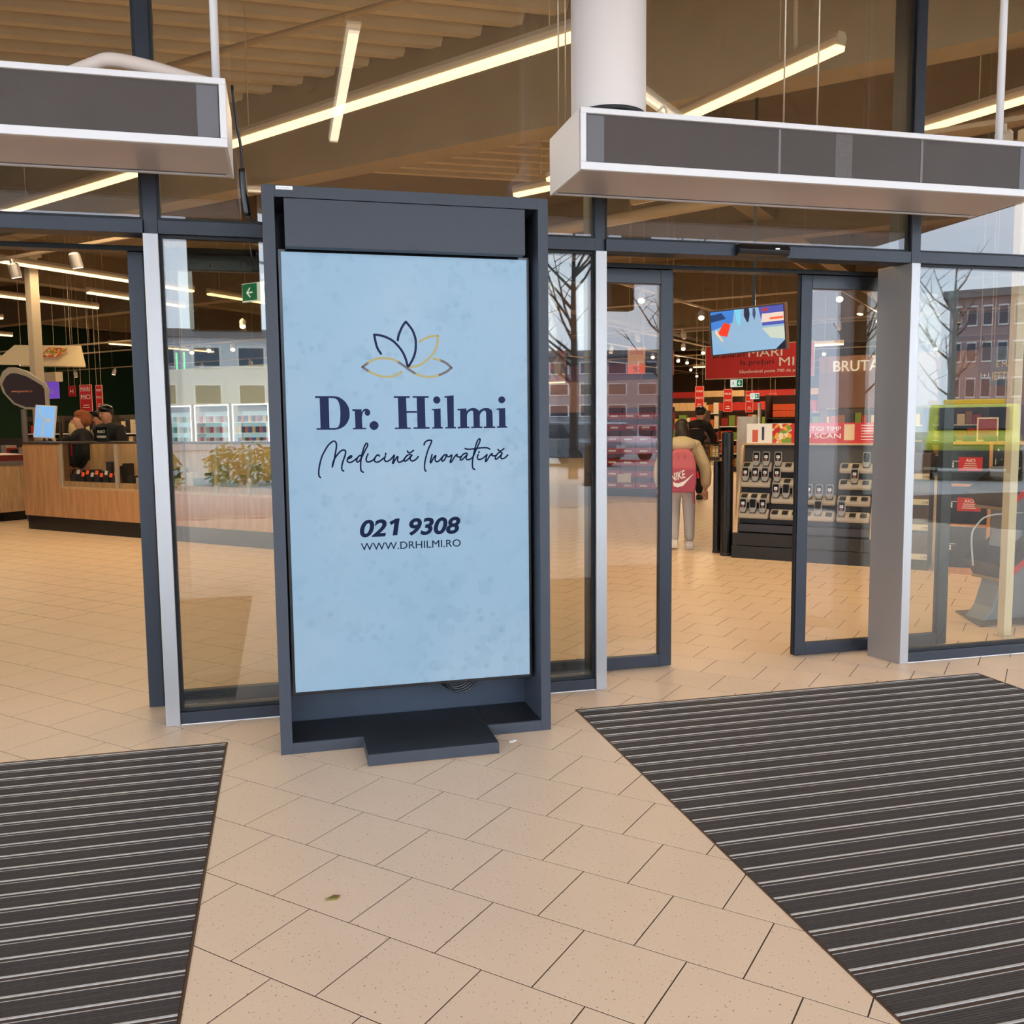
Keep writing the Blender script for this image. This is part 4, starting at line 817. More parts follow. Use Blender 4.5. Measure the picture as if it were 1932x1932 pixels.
def exit_sign(label, p, q, z0, h, w, flip=1):
    t = hanging('exit_sign', label, 'sign', p, q, z0, z0+h, w, EXW, 'green exit signs')
    a = -w/2*flip
    box('green_field', GREEN, t, min(a, a+w*.5*flip)+.008, max(a, a+w*.5*flip)-.004, -.0125, -.0105, .02*h/.3+.006, h-.012)
    cx = a+w*.25*flip; cz = h/2; k = h*.28
    MB().ribbon([(cx+k*.7, cz), (cx-k*.6, cz)], k*.3, -.0132).ribbon([(cx+k*.1, cz+k*.8), (cx-k*.7, cz), (cx+k*.1, cz-k*.8)][0:2], k*.3, -.0132).ribbon([(cx-k*.7, cz), (cx+k*.1, cz-k*.8)], k*.3, -.0132).build('arrow', EXW, t, fix=False)
    px = a+w*.75*flip
    MB().ribbon([(px-k*.1, cz+k*.5), (px, cz-k*.1)], k*.38, -.0122).ribbon([(px, cz-k*.1), (px+k*.4, cz-k*.5), (px+k*.35, cz-k)], k*.2, -.0122).ribbon([(px, cz-k*.1), (px-k*.4, cz-k*.5), (px-k*.8, cz-k*.7)], k*.2, -.0122).ribbon([(px-k*.1, cz+k*.4), (px-k*.6, cz+k*.1)], k*.16, -.0122).ribbon([(px-.05*k, cz+k*.85), (px, cz+k*.9)], k*.3, -.0122).build('running_figure', GREEN, t, fix=False)
exit_sign('green exit sign with arrow in the fixed pane beside the totem', -9.40, 9.0, 3.63, .33, .75); exit_sign('small green exit sign under the red banner', -2.27, 13.9, 2.06, .135, .23, -1); exit_sign('smallest green exit sign above the red pennants', -2.1, 14.5, 1.845, .11, .17, -1)
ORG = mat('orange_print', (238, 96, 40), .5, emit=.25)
t = hanging('discount_card', 'orange and cream discount card hanging behind the door leaf', 'sign', -2.39, 9.5, 2.12, 2.5, .27, mat('cream_orange', (226, 170, 130), .5), None, (('OFERTE', 0, .27, .05, REDM, .2), ('%', 0, .02, .09, NAVYP, .1)))
box('orange_field', ORG, t, -.135, .135, -.0115, -.0101, 0, .125)
hanging('discount_card', 'narrow red lettered card beside the orange discount card', 'sign', -2.0, 9.8, 2.1, 2.45, .12, mat('salmon_print', (222, 120, 96), .5), None, (('D', 0, .2, .08, REDM, .07),))
# bulkhead over the fresh food counters
PINK = mat('rosy_panel', (186, 142, 116), .6, nz=(1, .05)); t = thing('bulkhead', 'long rosy panelled bulkhead above the red carton stack', 'bulkhead', W(-9, 15.05), RZ)
for a_, b_ in ((0, 1.6), (1.61, 3.2), (3.21, 4.8)): box('panel', PINK, t, a_, b_, 0, .1, 1.66, 2.32, .002)
for x_ in (0, 1.55, 3.15, 4.7): box('support_post', PINK, t, x_, x_+.1, .1, .2, .0, 2.32)
for i in range(2): box('red_panel', mat('dark_red_panel', (120, 26, 28), .5), t, 2.6+.9*i, 3.45+.9*i, .02, .08, 2.32, 2.66)
t = thing('bulkhead', 'rosy bakery bulkhead with white lettering on an oak fascia', 'bulkhead', W(-9, 15.05), RZ)
for a_, b_ in ((7.95, 9.6), (9.61, 11.2), (11.21, 12.8)): box('panel', PINK, t, a_, b_, 0, .1, 1.66, 2.32, .002)
for x_ in (7.97, 9.5, 11.1, 12.7): box('support_post', PINK, t, x_, x_+.1, .1, .2, .0, 2.32)
text('lettering', 'BRUTĂRIE', mat('lit_letters', (255, 244, 220), .5, emit=.5), t, 8.22, 2.335, .2, -.02, width=1.15, bold=.015, depth=.02)
box('wood_fascia', WOOD, t, 7.95, 12.8, .03, .09, 2.32, 2.62)
FR2 = bpy.data.materials.new('berry_print'); picture_mat(FR2, 5.5, [(120, 90, 130), (220, 150, 90), (150, 110, 60), (210, 120, 100), (226, 214, 190), (110, 90, 60)])
p_ = thing('fruit_billboard', 'large fruit and berry picture panel beside the steel post', 'poster', W(-8.1, 14.9, 2.33), RZ)
box('print', FR2, p_, 0, 1.75, 0, .05, .0, .72); box('light_strip', LAMP, p_, 0, 1.75, -.02, .0, -.03, -.005)
# ------------------------------------------------------------------ shelving and goods
random.seed(4)
SHELF = mat('shelf_grey', (86, 74, 66), .6); BOXM = {}
def gm(c): return mat('pack_%d_%d_%d' % c, c, .5, nz=(30, .25))
PAL = [(196, 40, 34), (226, 170, 60), (236, 222, 190), (200, 96, 40), (150, 36, 34), (120, 150, 60), (60, 60, 64), (230, 200, 120), (160, 110, 70), (214, 60, 50)]
def gondola(label, p, q, w, h, rz, glabel, pal, levels=4, n=7, group=None, header=None, gname='grocery_pack'):
    t = thing('shelf_unit', label, 'shelf', W(p, q), RZ+rz, 'gondola shelves in the store')
    box('back', SHELF, t, 0, w, .36, .4, 0, h); box('base', DARK, t, 0, w, 0, .4, 0, .14)
    for s in (0, w-.03): box('upright', SHELF, t, s, s+.03, 0, .36, .14, h)
    if header: box('header', header, t, 0, w, .0, .03, h, h+.22)
    mz = (h-.2)/levels
    for k in range(levels):
        z = .14+mz*k
        if k: box('shelf', SHELF, t, .03, w-.03, 0, .36, z-.025, z); box('price_strip', WHITEP, t, .03, w-.03, -.006, 0, z-.03, z-.002)
        x = .05; i = 0
        while x < w-.12:
            bw = random.uniform(.5, 1.1)*(w/n); bh = mz*random.uniform(.55, .85)
            if x+bw > w-.05: break
            c = random.choice(pal); o = MB().box(0, bw*.92, 0, .2, 0, bh).build(gname, gm(c), fix=False)
            a = RZ+rz; off = Vector((x*math.cos(a)-.06*math.sin(a), x*math.sin(a)+.06*math.cos(a), z)); o.location = W(p, q)+off; o.rotation_euler = (0, 0, a)
            tag(o, glabel, 'package', group or glabel); x += bw
REDH = mat('red_header', (206, 42, 36), .5)
for i, p in enumerate((-6.9, -5.5, -4.1, -2.7, -1.3, .1)):
    gondola(('deep shelf behind the pink backpack', 'deep shelf behind the capped man', 'deep shelf behind the black gate posts', 'deep shelf behind the grey pillar', 'deep shelf over the scanner sign', 'deep shelf behind the door leaf')[i], p, 22+.8*(i % 2), 1.3, 1.75, 0,
            'grocery pack on the ' + ('deep shelf behind the pink backpack', 'deep shelf behind the capped man', 'deep shelf behind the black gate posts', 'deep shelf behind the grey pillar', 'deep shelf over the scanner sign', 'deep shelf behind the door leaf')[i], PAL, 4, 6, header=REDH if i in (1, 2, 4) else (WOODL if i == 0 else None))
for i, p in enumerate((-11.9, -10.2, -8.5, -6.8, -5.1)):
    lab = 'farthest tall shelf, %s from the door leaf with the red cartons' % ('first', 'second', 'third', 'fourth', 'fifth', 'sixth', 'seventh', 'eighth')[i]
    gondola(lab, p, 30+.5*(i % 2), 1.6, 2.35, 0, 'bright pack on the '+lab, PAL+[(236, 200, 120), (240, 226, 196)], 4, 6, header=REDH if i % 2 else WOODL, gname='carton_pack')
for i, p in enumerate((-21, -19.2, -17.4, -15.6)):
    lab = ('beverage shelf before the green wall, farthest along', 'beverage shelf before the green wall, third nearest', 'beverage shelf before the green wall, second nearest', 'beverage shelf before the green wall, nearest')[i]
    gondola(lab, p, 11.5, 1.7, 1.75, 0, 'dark bottle pack on the '+lab, [(40, 34, 34), (60, 48, 40), (200, 60, 40), (90, 60, 50), (220, 200, 170)], 4, 9, gname='bottle_pack')
gondola('dark low shelf beside the oak counter', -14.6, 6.6, 1.9, 1.25, 0, 'dark goods on the low shelf beside the counter', [(30, 28, 30), (44, 40, 44), (214, 70, 40), (200, 190, 180)], 3, 8, gname='dark_pack')
# orange boxes and snack wall over the scanner rack
for i, (p, z) in enumerate(((-1.62, 1.5), (-1.38, 1.5), (-1.62, 1.62), (-1.38, 1.62))):
    o = MB().box(0, .225, 0, .3, 0, .112).build('orange_carton', ORG, loc=W(p, 14.0, z), rot=(0, 0, RZ), fix=False); tag(o, 'bright orange carton on the snack rack above the scanner sign, %s of its stack' % ('lower left', 'lower right', 'upper left', 'upper right')[i], 'carton', 'orange cartons on the snack rack')
t = thing('snack_rack', 'tall snack rack carrying the orange cartons', 'rack', W(-1.75, 13.95), RZ)
box('frame_side', SHELF, t, 0, .03, 0, .4, 0, 1.9); box('frame_side', SHELF, t, .63, .66, 0, .4, 0, 1.9)
for z in (.3, .7, 1.1, 1.48): box('shelf', SHELF, t, .03, .63, 0, .4, z-.02, z)
box('back', SHELF, t, .03, .63, .38, .4, .0, 1.9)
for k in range(12):
    o = MB().prism([(0, 0), (.11, 0), (.12, .05), (.1, .2), (.01, .2), (-.01, .05)], 0, .08, 'y').build('snack_bag', gm(random.choice(PAL)), loc=W(-1.68+.14*(k % 4), 14.05, (.3, .7, 1.1)[k//4]), rot=(0, 0, RZ)); tag(o, 'colourful snack bag on the rack below the orange cartons', 'bag', 'snack bags on the rack')
# red cartons on a pallet behind the first door leaf
t = thing('display_plinth', 'black plinth under the stack of red cartons', 'plinth', W(-4.8, 13.5), RZ)
box('plinth_body', BLACK, t, 0, 1.35, 0, .9, .0, .15, .004); box('price_board', mat('cream_card', (226, 214, 186), .6), t, .32, .60, -.012, 0, .27, .43)
RC = mat('red_carton', (178, 34, 36), .5, nz=(20, .2)); 
car_me = MB().box(0, .318, 0, .3, 0, .115).mesh('carton'); car_me.materials.append(RC)
jar_me = MB().box(.01, .308, .01, .29, .115, .222).mesh('jars'); jar_me.materials.append(mat('dark_jars', (90, 34, 30), .3, nz=(60, .5)))
lab_me = MB().box(.08, .24, -.002, 0, .04, .075).mesh('band'); lab_me.materials.append(WHITEP)
for r_ in range(5):
    for c_ in range(4):
        o = thing('red_carton', 'red open carton of jars stacked on the black plinth', 'carton', W(-4.78+.33*c_, 13.55, .15+.224*r_), RZ, 'red cartons on the plinth')
        link('carton_body', car_me, None, o); link('jars', jar_me, None, o); link('label_band', lab_me, None, o)
for r_ in range(2):
    for c_ in range(4):
        o = thing('red_carton', 'red carton of biscuits on the upper tier of the red stack', 'carton', W(-4.78+.33*c_, 13.65, 1.272+.224*r_), RZ, 'upper red cartons on the plinth')
        link('carton_body', car_me, None, o); link('jars', jar_me, None, o); link('label_band', lab_me, None, o)

# ------------------------------------------------------------------ oak service counter behind the counter doorway
CQ = 4.75; t = thing('service_counter', 'long oak service counter with glazed display bays and black plinth', 'counter', W(-9.75, CQ), RZ)
CL = 6.4
box('plinth', BLACK, t, .02, CL, .03, .68, 0, .2); box('front_panel', WOOD, t, 0, CL, 0, .03, .2, .60, .002); box('end_panel', WOOD, t, 0, .03, .03, .7, .2, 1.21, .002)
box('front_panel', WOOD, t, .03, .86, .0, .03, .60, 1.21, .002); box('worktop', mat('dark_worktop', (70, 60, 52), .3), t, -.01, .90, -.01, .7, 1.21, 1.235, .003); box('worktop', mat('dark_worktop'), t, .90, CL, .5, .7, 1.21, 1.235, .003); box('bay_top', GLASS_DOOR, t, .90, CL, -.01, .5, 1.212, 1.222)
box('bay_floor', WOODL, t, .86, CL, .0, .5, .60, .63); box('bay_back', WOODL, t, .86, CL, .48, .5, .63, 1.21)
ALUM = mat('pale_aluminium', (200, 184, 160), .4, metal=.4); edges = [.86, 2.06, 3.34, 3.93, 4.48, 5.05, 5.6, 6.15]
for x in edges: box('bay_post', ALUM, t, x, x+.05, 0, .04, .63, 1.21)
for a, b in zip(edges, edges[1:]): 
    box('bay_pane', GLASS_DOOR, t, a+.05, b, .012, .018, .63, 1.21)
    box('bay_sill', WOODL, t, a+.05, b, 0.022, .06, .63, .70)
def WL(x, y, z): return W(-9.75+x, CQ+y, z)
DP = [(34, 32, 34), (44, 40, 42), (52, 46, 46), (60, 60, 66)]
for k in range(26):
    bay = random.choice((0, 0, 1, 2, 3, 4, 5)); a, b = edges[bay]+.14, edges[bay+1]-.2; x = random.uniform(a, b) if b > a else a; tier = k % 2
    pass
k = 0
for bay in range(6):
    a, b = edges[bay]+.1, edges[bay+1]-.05; n = max(2, int((b-a)/.17))
    for tier in range(2):
        for i in range(n):
            k += 1; c = random.choice(DP if bay == 0 else ([(226, 222, 214), (210, 200, 190), (60, 56, 56)] if bay == 1 else [(80, 110, 70), (60, 50, 46), (190, 170, 140), (120, 40, 36), (150, 140, 110)]))
            hgt = random.uniform(.09, .16) if tier else random.uniform(.12, .17)
            o = MB().box(0, .11, 0, .1, 0, hgt).build('boxed_item', gm(c), loc=WL(a+(b-a)*i/n, .10+.18*tier, .70 if not tier else .63), rot=(0, 0, RZ), fix=False)
            if tier: o.scale = (1, 1, 2.2)
            else: o.location.z = .63
            tag(o, 'small boxed item in the %s of the oak counter' % ('first glazed bay', 'second glazed bay with white packs', 'third glazed bay', 'fourth glazed bay', 'fifth glazed bay', 'last glazed bay')[bay], 'box', 'boxed items in counter bay %s' % 'abcdef'[bay])
for i in range(9):
    o = MB().box(0, .06, 0, .004, 0, .055).build('price_tag', (ORG if i % 3 else CARD), loc=WL(1.12+.1*i, .085, .80-.03*(i % 2)), rot=(-.2, 0, RZ), fix=False); tag(o, 'small %s price tag in the first glazed counter bay' % ('orange' if i % 3 else 'white'), 'tag', 'price tags in the first bay')
# tobacco cabinets behind the counter
t = thing('tobacco_wall', 'pale green wall panel above the lit tobacco cabinets', 'panel', W(-9.6, 6.95), RZ)
box('header_panel', mat('pale_green_panel', (206, 214, 196), .6), t, 0, 5.2, 0, .1, 1.75, 2.33, .003); box('lower_panel', WOODL, t, 0, 5.2, 0, .1, 0, 1.15); 
CABW = mat('lit_cabinet_white', (206, 226, 232), .5, emit=.35, ecol=(190, 220, 232)); LED = mat('cabinet_led', (255, 255, 255), .5, emit=3.0)
for j in range(5):
    lab = ('lit tobacco cabinet with teal packs, farthest', 'lit tobacco cabinet with red packs, middle', 'lit tobacco cabinet with many coloured packs, beside the totem', 'lit tobacco cabinet hidden mostly by the totem', 'last lit tobacco cabinet behind the totem')[j]
    c = thing('tobacco_cabinet', lab, 'cabinet', W(-9.3+.82*j, 6.72, 1.15), RZ, 'lit tobacco cabinets')
    box('back', CABW, c, .02, .76, .2, .225, 0, .6); box('bottom', CABW, c, 0, .78, 0, .2, 0, .02)
    f = MB(); f.box(0, .02, 0, .22, .02, .6).box(.76, .78, 0, .22, .02, .6).box(0, .78, 0, .22, .6, .62); f.build('surround', WHITE, c)
    f = MB(); f.box(.02, .032, -.004, .004, .02, .6).box(.748, .76, -.004, .004, .02, .6).box(.032, .748, -.004, .004, .588, .6); f.build('led_border', LED, c)
    box('signboard', mat('grey_signboard', (120, 124, 128), .5), c, .04, .74, .1, .12, .5, .58)
    for r_ in range(3): box('shelf', CABW, c, .034, .746, .02, .2, .02+.16*r_-.012, .02+.16*r_)
    for r_ in range(3):
        for i in range(9):
            col = [[(60, 170, 180), (230, 236, 238), (200, 210, 214)], [(196, 70, 80), (226, 226, 230), (180, 190, 200)], [(60, 80, 160), (196, 90, 60), (40, 40, 44), (220, 190, 120)], [(90, 60, 50), (30, 30, 34)], [(90, 60, 50), (30, 30, 34)]][j][(i*7+r_*3) % (4 if j == 2 else (2 if j > 2 else 3))]
            if j == 4: continue
            o = MB().box(0, .055, 0, .025, 0, .09).build('cigarette_pack', gm(col), loc=W(-9.3+.82*j+.06+.074*i, 6.72+.06, 1.15+.022+.16*r_), rot=(0, 0, RZ), fix=False)
            tag(o, 'small pack standing in the '+lab, 'pack', 'packs in cabinet %s' % 'abcde'[j])
# low counter, monitor, round sign, lantern
t = thing('checkout_counter', 'pale checkout counter with steel edge beside the oak counter', 'counter', W(-13.2, 5.15), RZ)
box('body', WOODL, t, 0, 2.15, 0, .8, .14, .86, .003); box('plinth', BLACK, t, .03, 2.1, .05, .75, 0, .14); box('red_belt_edge', mat('dark_red_edge', (120, 50, 44), .4), t, -.02, 2.17, -.02, .82, .93, 1.02); box('steel_edge', STEEL, t, -.02, 2.17, -.02, .82, .86, .93); box('corner_post', STEEL, t, 1.95, 2.05, -.03, .0, .0, .86)
t = thing('counter_monitor', 'tilted blue counter monitor beside the red-haired cashier', 'monitor', W(-9.85, 5.15, 1.235), RZ+.35)
MB().box(-.1, .1, -.05, .09, 0, .012).build('foot', DARK, t); MB().tube([(0, .02, .012), (0, .03, .2)], .015, 8).build('stem', DARK, t)
mo = MB().box(-.17, .17, 0, .03, .0, .48).build('casing', WHITE, t, (0, 0, .05), (-.12, .06, 0), bevel=.003)
box('picture', mat('monitor_blue', (110, 160, 220), .3, emit=.75, ecol=(120, 170, 226)), mo, -.155, .155, -.002, 0, .015, .465); MB().ribbon([(-.1, .42), (-.05, .30), (.1, .27)], .018, -.003).ribbon([(.09, .25), (-.01, .22), (-.02, .02)], .02, -.003).build('picture_detail', WHITEP, mo, fix=False)
t = thing('round_sign', 'dark round-cornered sign with pale frame on the checkout', 'sign', W(-10.80, 5.45, 0), RZ+.35)
sh = [(-.1, .66), (.10, .60), (.40, .42), (.44, .34), (.44, .0), (.05, .02), (-.15, .1), (-.32, .28), (-.38, .46), (-.3, .60), (-.2, .66)]
MB().prism([(x, z+1.70) for x, z in sh], -.03, .03, 'y').build('frame', mat('stone_frame', (176, 166, 150), .5), t, bevel=.004)
MB().prism([(x*.88+.02, z*.80+1.74) for x, z in sh], -.036, -.031, 'y').build('face', mat('dark_brown_face', (52, 34, 32), .4), t); text('lettering', 'www.gourmet.ro', mat('orange_letters', (214, 120, 80), .5, emit=.4), t, .02, 1.98, .035, -.04, width=.36, align='CENTER')
MB().tube([(.0, 0, 0), (.0, 0, 1.72)], .04, 10).build('stand', mat('grey_stand', (120, 112, 110), .5), t)
t = thing('hanging_lantern', 'pale faceted hanging shade with fruit decoration over the counter', 'lamp', W(-12.6, 7.0, 2.55), RZ+.15)
SHD = mat('cream_shade', (222, 196, 150), .6, emit=.12)
MB().poly([(-1.0, -.3, .02), (.6, -.3, -.05), (.85, .0, .30), (-.75, .0, .38)]).build('shade_facet', SHD, t); MB().poly([(-1.0, .3, .02), (.6, .3, -.05), (.85, .0, .30), (-.75, .0, .38)]).build('shade_facet', SHD, t); MB().poly([(.6, -.3, -.05), (1.15, -.2, -.08), (.85, 0, .30)]).build('shade_tip', SHD, t)
MB().poly([(.1, -.26, .09), (.6, -.24, .09), (.7, -.1, .24), (.2, -.06, .28)]).build('fruit_print', FRUIT, t, (0, -.03, .01))
for x in (-.6, .6): MB().tube([(x, 0, .33), (x, 0, CEIL-2.55)], .004, 4).build('wire', RAILM, t)
t = hanging('purple_screen', 'purple lit screen behind the round sign', 'screen', -14.1, 7.9, 2.0, 2.32, .9, mat('purple_glow', (110, 70, 180), .4, emit=.8), None, (('OFERTA', 0, .1, .1, WHITEP, .6),)); box('hood', PAINTED, t, -.5, .5, -.1, .05, .32, .5)
hanging('red_card', 'red service card hanging right of the round sign', 'sign', -13.1, 7.8, 2.02, 2.22, .22, REDM, None, (('H', 0, .06, .08, WHITEP, .1),)); hanging('red_card', 'red card hanging at the edge of the counter doorway', 'sign', -10.6, 8.2, 1.95, 2.25, .22, REDM, None, (('h', 0, .06, .08, WHITEP, .1),))
hanging('navy_board', 'navy shop board over the beanie man', 'sign', -12.4, 9.6, 1.75, 2.0, .6, mat('navy_board', (34, 36, 60), .5), None, (('frumusețe', 0, .1, .05, WHITEP, .4),), top=5.4)
t = thing('neon_frame', 'green neon outline at the edge of the counter doorway', 'sign', W(-10.75, 8.3, 2.3), RZ); MB().tube([(0, 0, .45), (0, 0, 0), (.2, 0, 0), (.2, 0, .45)], .012, 6).build('neon_tube', mat('neon_green', (40, 240, 120), .4, emit=2.5), t); MB().tube([(.1, 0, .45), (.1, 0, CEIL-2.3)], .004, 4).build('wire', RAILM, t)
# ------------------------------------------------------------------ people
def ell(name, m, par, c, r, n=14, rot=None):
    mb = MB(); mb.lathe([(max(.001, math.sin(math.pi*j/n)), -math.cos(math.pi*j/n)) for j in range(n+1)], 16)
    mb.v = [(x*r[0], y*r[1], z*r[2]) for x, y, z in mb.v]
    return mb.build(name, m, par, c, rot, smooth_=True)
def hand_part(par, w, d, m, k=1., curl=.25):
    w = Vector(w); d = Vector(d).normalized(); sd = d.cross(Vector((0, 1, 0))); sd = sd.normalized() if sd.length > .1 else Vector((1, 0, 0)); nr = sd.cross(d)
    mb = MB(); mb.tube([w-d*.01, w+d*.03*k, w+d*.075*k], [.020*k, .032*k, .030*k], 8)
    for i, (o_, L_) in enumerate(((-.026, .060), (-.009, .072), (.009, .068), (.026, .052))):
        b = w+d*.07*k+sd*o_*k; mb.tube([b, b+d*L_*.5*k+nr*curl*.02*k, b+d*L_*k+nr*curl*.05*k], [.0085*k, .008*k, .006*k], 6)
    b = w+d*.025*k-sd*.026*k; mb.tube([b, b+d*.03*k-sd*.018*k, b+d*.055*k-sd*.02*k+nr*.01*k], [.011*k, .009*k, .007*k], 6)
    return mb.build('hand', m, par, smooth_=True)
def person(label, loc, rz, H, top, legs, hair, arms, feet, lean=0., head_turn=0., group=None, hat=None, shoe=None, long_hair=False, female=False, jacket=1.):
    t = thing('person', label, 'person', loc, rz, group)
    F = lambda x, y, z: (x*H, (y+lean*max(0, z-.5))*H, z*H)
    V = [F(0, 0, .52), F(0, 0, .62), F(0, .0, .74), F(0, .0, .815), F(0, .005, .845), F(0, .018, .890), F(0, .018, .928), F(0, .012, .962)]
    Rr = [.085, .075, .09, .045, .030, .048, .062, .048]; E_ = [(0, 1), (1, 2), (2, 3), (3, 4), (4, 5), (5, 6), (6, 7)]
    for s, (el, wr) in zip((-1, 1), arms):
        n = len(V); V += [F(s*.10, 0, .795), F(*el), F(*wr)]; Rr += [.040, .030, .020]; E_ += [(3, n), (n, n+1), (n+1, n+2)]
    for s, (kn, an) in zip((-1, 1), feet):
        n = len(V); V += [F(s*.052, 0, .49), F(*kn), F(*an), F(an[0]+s*.012, an[1]+.075, .018)]; Rr += [.058, .038, .026, .022]; E_ += [(0, n), (n, n+1), (n+1, n+2), (n+2, n+3)]
    skin('body', SKIN, t, V, E_, [r*H for r in Rr], 2)
    jr = [.095, .088, .104, .07, .05]; jv = [F(0, 0, .50), F(0, 0, .62), F(0, 0, .74), F(0, 0, .815), F(0, .004, .865)]; je = [(0, 1), (1, 2), (2, 3), (3, 4)]
    for s, (el, wr) in zip((-1, 1), arms):
        n = len(jv); e_, w_ = Vector(F(*el)), Vector(F(*wr)); jv += [F(s*.105, 0, .79), tuple(e_), tuple(e_.lerp(w_, .92))]; jr += [.052, .044, .036]; je += [(3, n), (n, n+1), (n+1, n+2)]
    skin('jacket', top, t, jv, je, [r*H*jacket for r in jr], 2, 1)
    tv_ = [F(0, 0, .53), F(0, 0, .49)]; tr_ = [.085, .08]; te = [(0, 1)]
    for s, (kn, an) in zip((-1, 1), feet):
        n = len(tv_); tv_ += [F(s*.055, 0, .46), F(*kn), F(an[0], an[1], .055)]; tr_ += [.068, .05, .04]; te += [(1, n), (n, n+1), (n+1, n+2)]
    skin('trousers', legs, t, tv_, te, [r*H for r in tr_], 2)
    for s, (kn, an) in zip((-1, 1), feet):
        x, y, _z = F(an[0], an[1], 0); z0 = max(0, an[2]-.045)*H
        mb = MB(); mb.prism([(-.07, .0), (.13, .0), (.145, .025), (.12, .05), (.03, .085), (-.06, .09), (-.08, .04)], -.045, .045); mb.build('shoe', shoe or DARK, t, (x, y+.02, z0), (0, 0, 0), bevel=.012)
    for s, (el, wr) in zip((-1, 1), arms): hand_part(t, F(*wr), Vector(F(*wr))-Vector(F(*el)), SKIN, H/1.7)
    hc = Vector(F(0, .02, .93))
    # face
    hd = bpy.data.objects.new('face', MB().tube([(0, .088*H/1.7, .0), (0, .112*H/1.7, -.018), (0, .09*H/1.7, -.03)], [.006, .012, .008], 6).mesh('face')); COL.objects.link(hd); hd.data.materials.append(SKIN); hd.parent = t; hd.location = hc; hd.rotation_euler = (0, 0, head_turn)
    ey = MB()
    for s in (-1, 1): ey.box(s*.032-.012, s*.032+.012, .088*H/1.7, .099*H/1.7, .008, .02)
    ey.build('eyes', DARK, hd); MB().box(-.022, .022, .086*H/1.7, .097*H/1.7, -.052, -.044).build('mouth', mat('lip', (170, 90, 84), .5), hd)
    er = MB()
    for s in (-1, 1): er.tube([(s*.078*H/1.7, .0, .02), (s*.088*H/1.7, -.005, 0), (s*.08*H/1.7, .0, -.025)], .01, 6)
    er.build('ears', SKIN, hd)
    k = H/1.7
    if hair: ell('hair', hair, t, hc+Vector((0, -.034*k, .03*k)), (.094*k, .092*k, .098*k))
    if long_hair: 
        mb = MB(); mb.tube([hc+Vector((0, -.05*k, .05*k)), hc+Vector((0, -.075*k, -.07*k)), hc+Vector((.035*k, -.085*k, -.19*k)), hc+Vector((.10*k, -.06*k, -.29*k))], [.088*k, .098*k, .085*k, .035*k], 12); mb.build('hair_length', hair, t, smooth_=True)
    if hat == 'beanie': ell('beanie', BLACK, t, hc+Vector((0, -.012, .075*k)), (.098*k, .108*k, .075*k))
    if hat == 'cap':
        ell('cap', BLACK, t, hc+Vector((0, -.01, .062*k)), (.104*k, .112*k, .075*k)); MB().prism([(-.07, .08), (.07, .08), (.06, .18), (-.06, .18)], .035, .045, 'z').build('cap_peak', BLACK, t, hc, bevel=.004)
    return t
STAND = (((-.055, 0, .28), (-.055, -.01, .045)), ((.055, .005, .28), (.055, 0, .045)))
# girl walking into the store
CREAMJ = mat('beige_jacket', (204, 184, 146), .75, bump=(18, .35, .02)); GREYT = mat('grey_jogger', (186, 180, 176), .8, bump=(14, .3, .01)); WHS = mat('white_shoe', (226, 216, 204), .6)
BRH = mat('dark_brown_hair', (44, 28, 22), .5, nz=(40, .3))
g_rz = -math.radians(24.7); gl = (4.36, 5.42, 0); GH = 1.45
gt = person('girl walking away in beige hooded jacket and grey joggers', gl, g_rz, GH, CREAMJ, GREYT, BRH, (((-.17, .02, .62), (-.165, .07, .47)), ((.185, -.01, .62), (.185, .03, .455))), (((-.055, .03, .27), (-.055, -.05, .06)), ((.06, .02, .28), (.065, .01, .045))), lean=.12, shoe=WHS, long_hair=True, jacket=1.12)
ell('hood', CREAMJ, gt, (0, -.06, 1.175), (.16, .13, .085), rot=(.3, 0, 0))
for s in (-1, 1): MB().lathe([(.052, 0), (.052, .03)], 14).build('trouser_cuff', WHS, gt, (s*.085, (-.07 if s < 0 else .012), .062 if s > 0 else .085))
PINKB = mat('pink_nylon', (206, 104, 112), .6, bump=(9, .4, .02)); PINKD = mat('rose_nylon', (170, 72, 92), .6, bump=(9, .3, .02))
bk = thing('backpack', 'pink backpack with white sports lettering on the walking girl', 'bag', (gl[0], gl[1], .66), g_rz)
bag = [(-.145, .0), (-.16, .1), (-.155, .3), (-.13, .42), (-.06, .47), (.06, .47), (.13, .42), (.155, .3), (.16, .1), (.145, .0)]
MB().prism(bag, -.31, -.13, 'y').build('pouch', PINKB, bk, bevel=.03)
MB().prism([(-.14, .0), (-.157, .1), (-.155, .26), (.155, .26), (.157, .1), (.14, .0)], -.335, -.29, 'y').build('front_pocket', PINKD, bk, bevel=.015)
for s in (-1, 1): MB().tube(smooth([(s*.1, -.16, .44), (s*.12, -.06, .50), (s*.11, .06, .46), (s*.12, .07, .30), (s*.13, -.1, .12)]), .014, 6).build('strap', PINKD, bk)
lt = text('lettering', 'NIKE', WHITEP, bk, -.075, .13, .085, -.3375, width=.17, shear=.25, bold=.02); lt.rotation_euler = (0, -.28, 0); lt.location = (.0, 0, .015)
MB().poly([(-.09, -.338, .12), (-.082, -.338, .07), (-.04, -.338, .055), (.02, -.338, .075), (.135, -.338, .21), (.03, -.338, .125), (-.03, -.338, .1), (-.065, -.338, .105)]).build('curved_mark', WHITEP, bk, fix=False)
for s in (-1, 1): MB().tube([(s*.03, -.3, .45), (s*.035, -.315, .36)], .005, 5).build('drawcord', PINKD, bk)
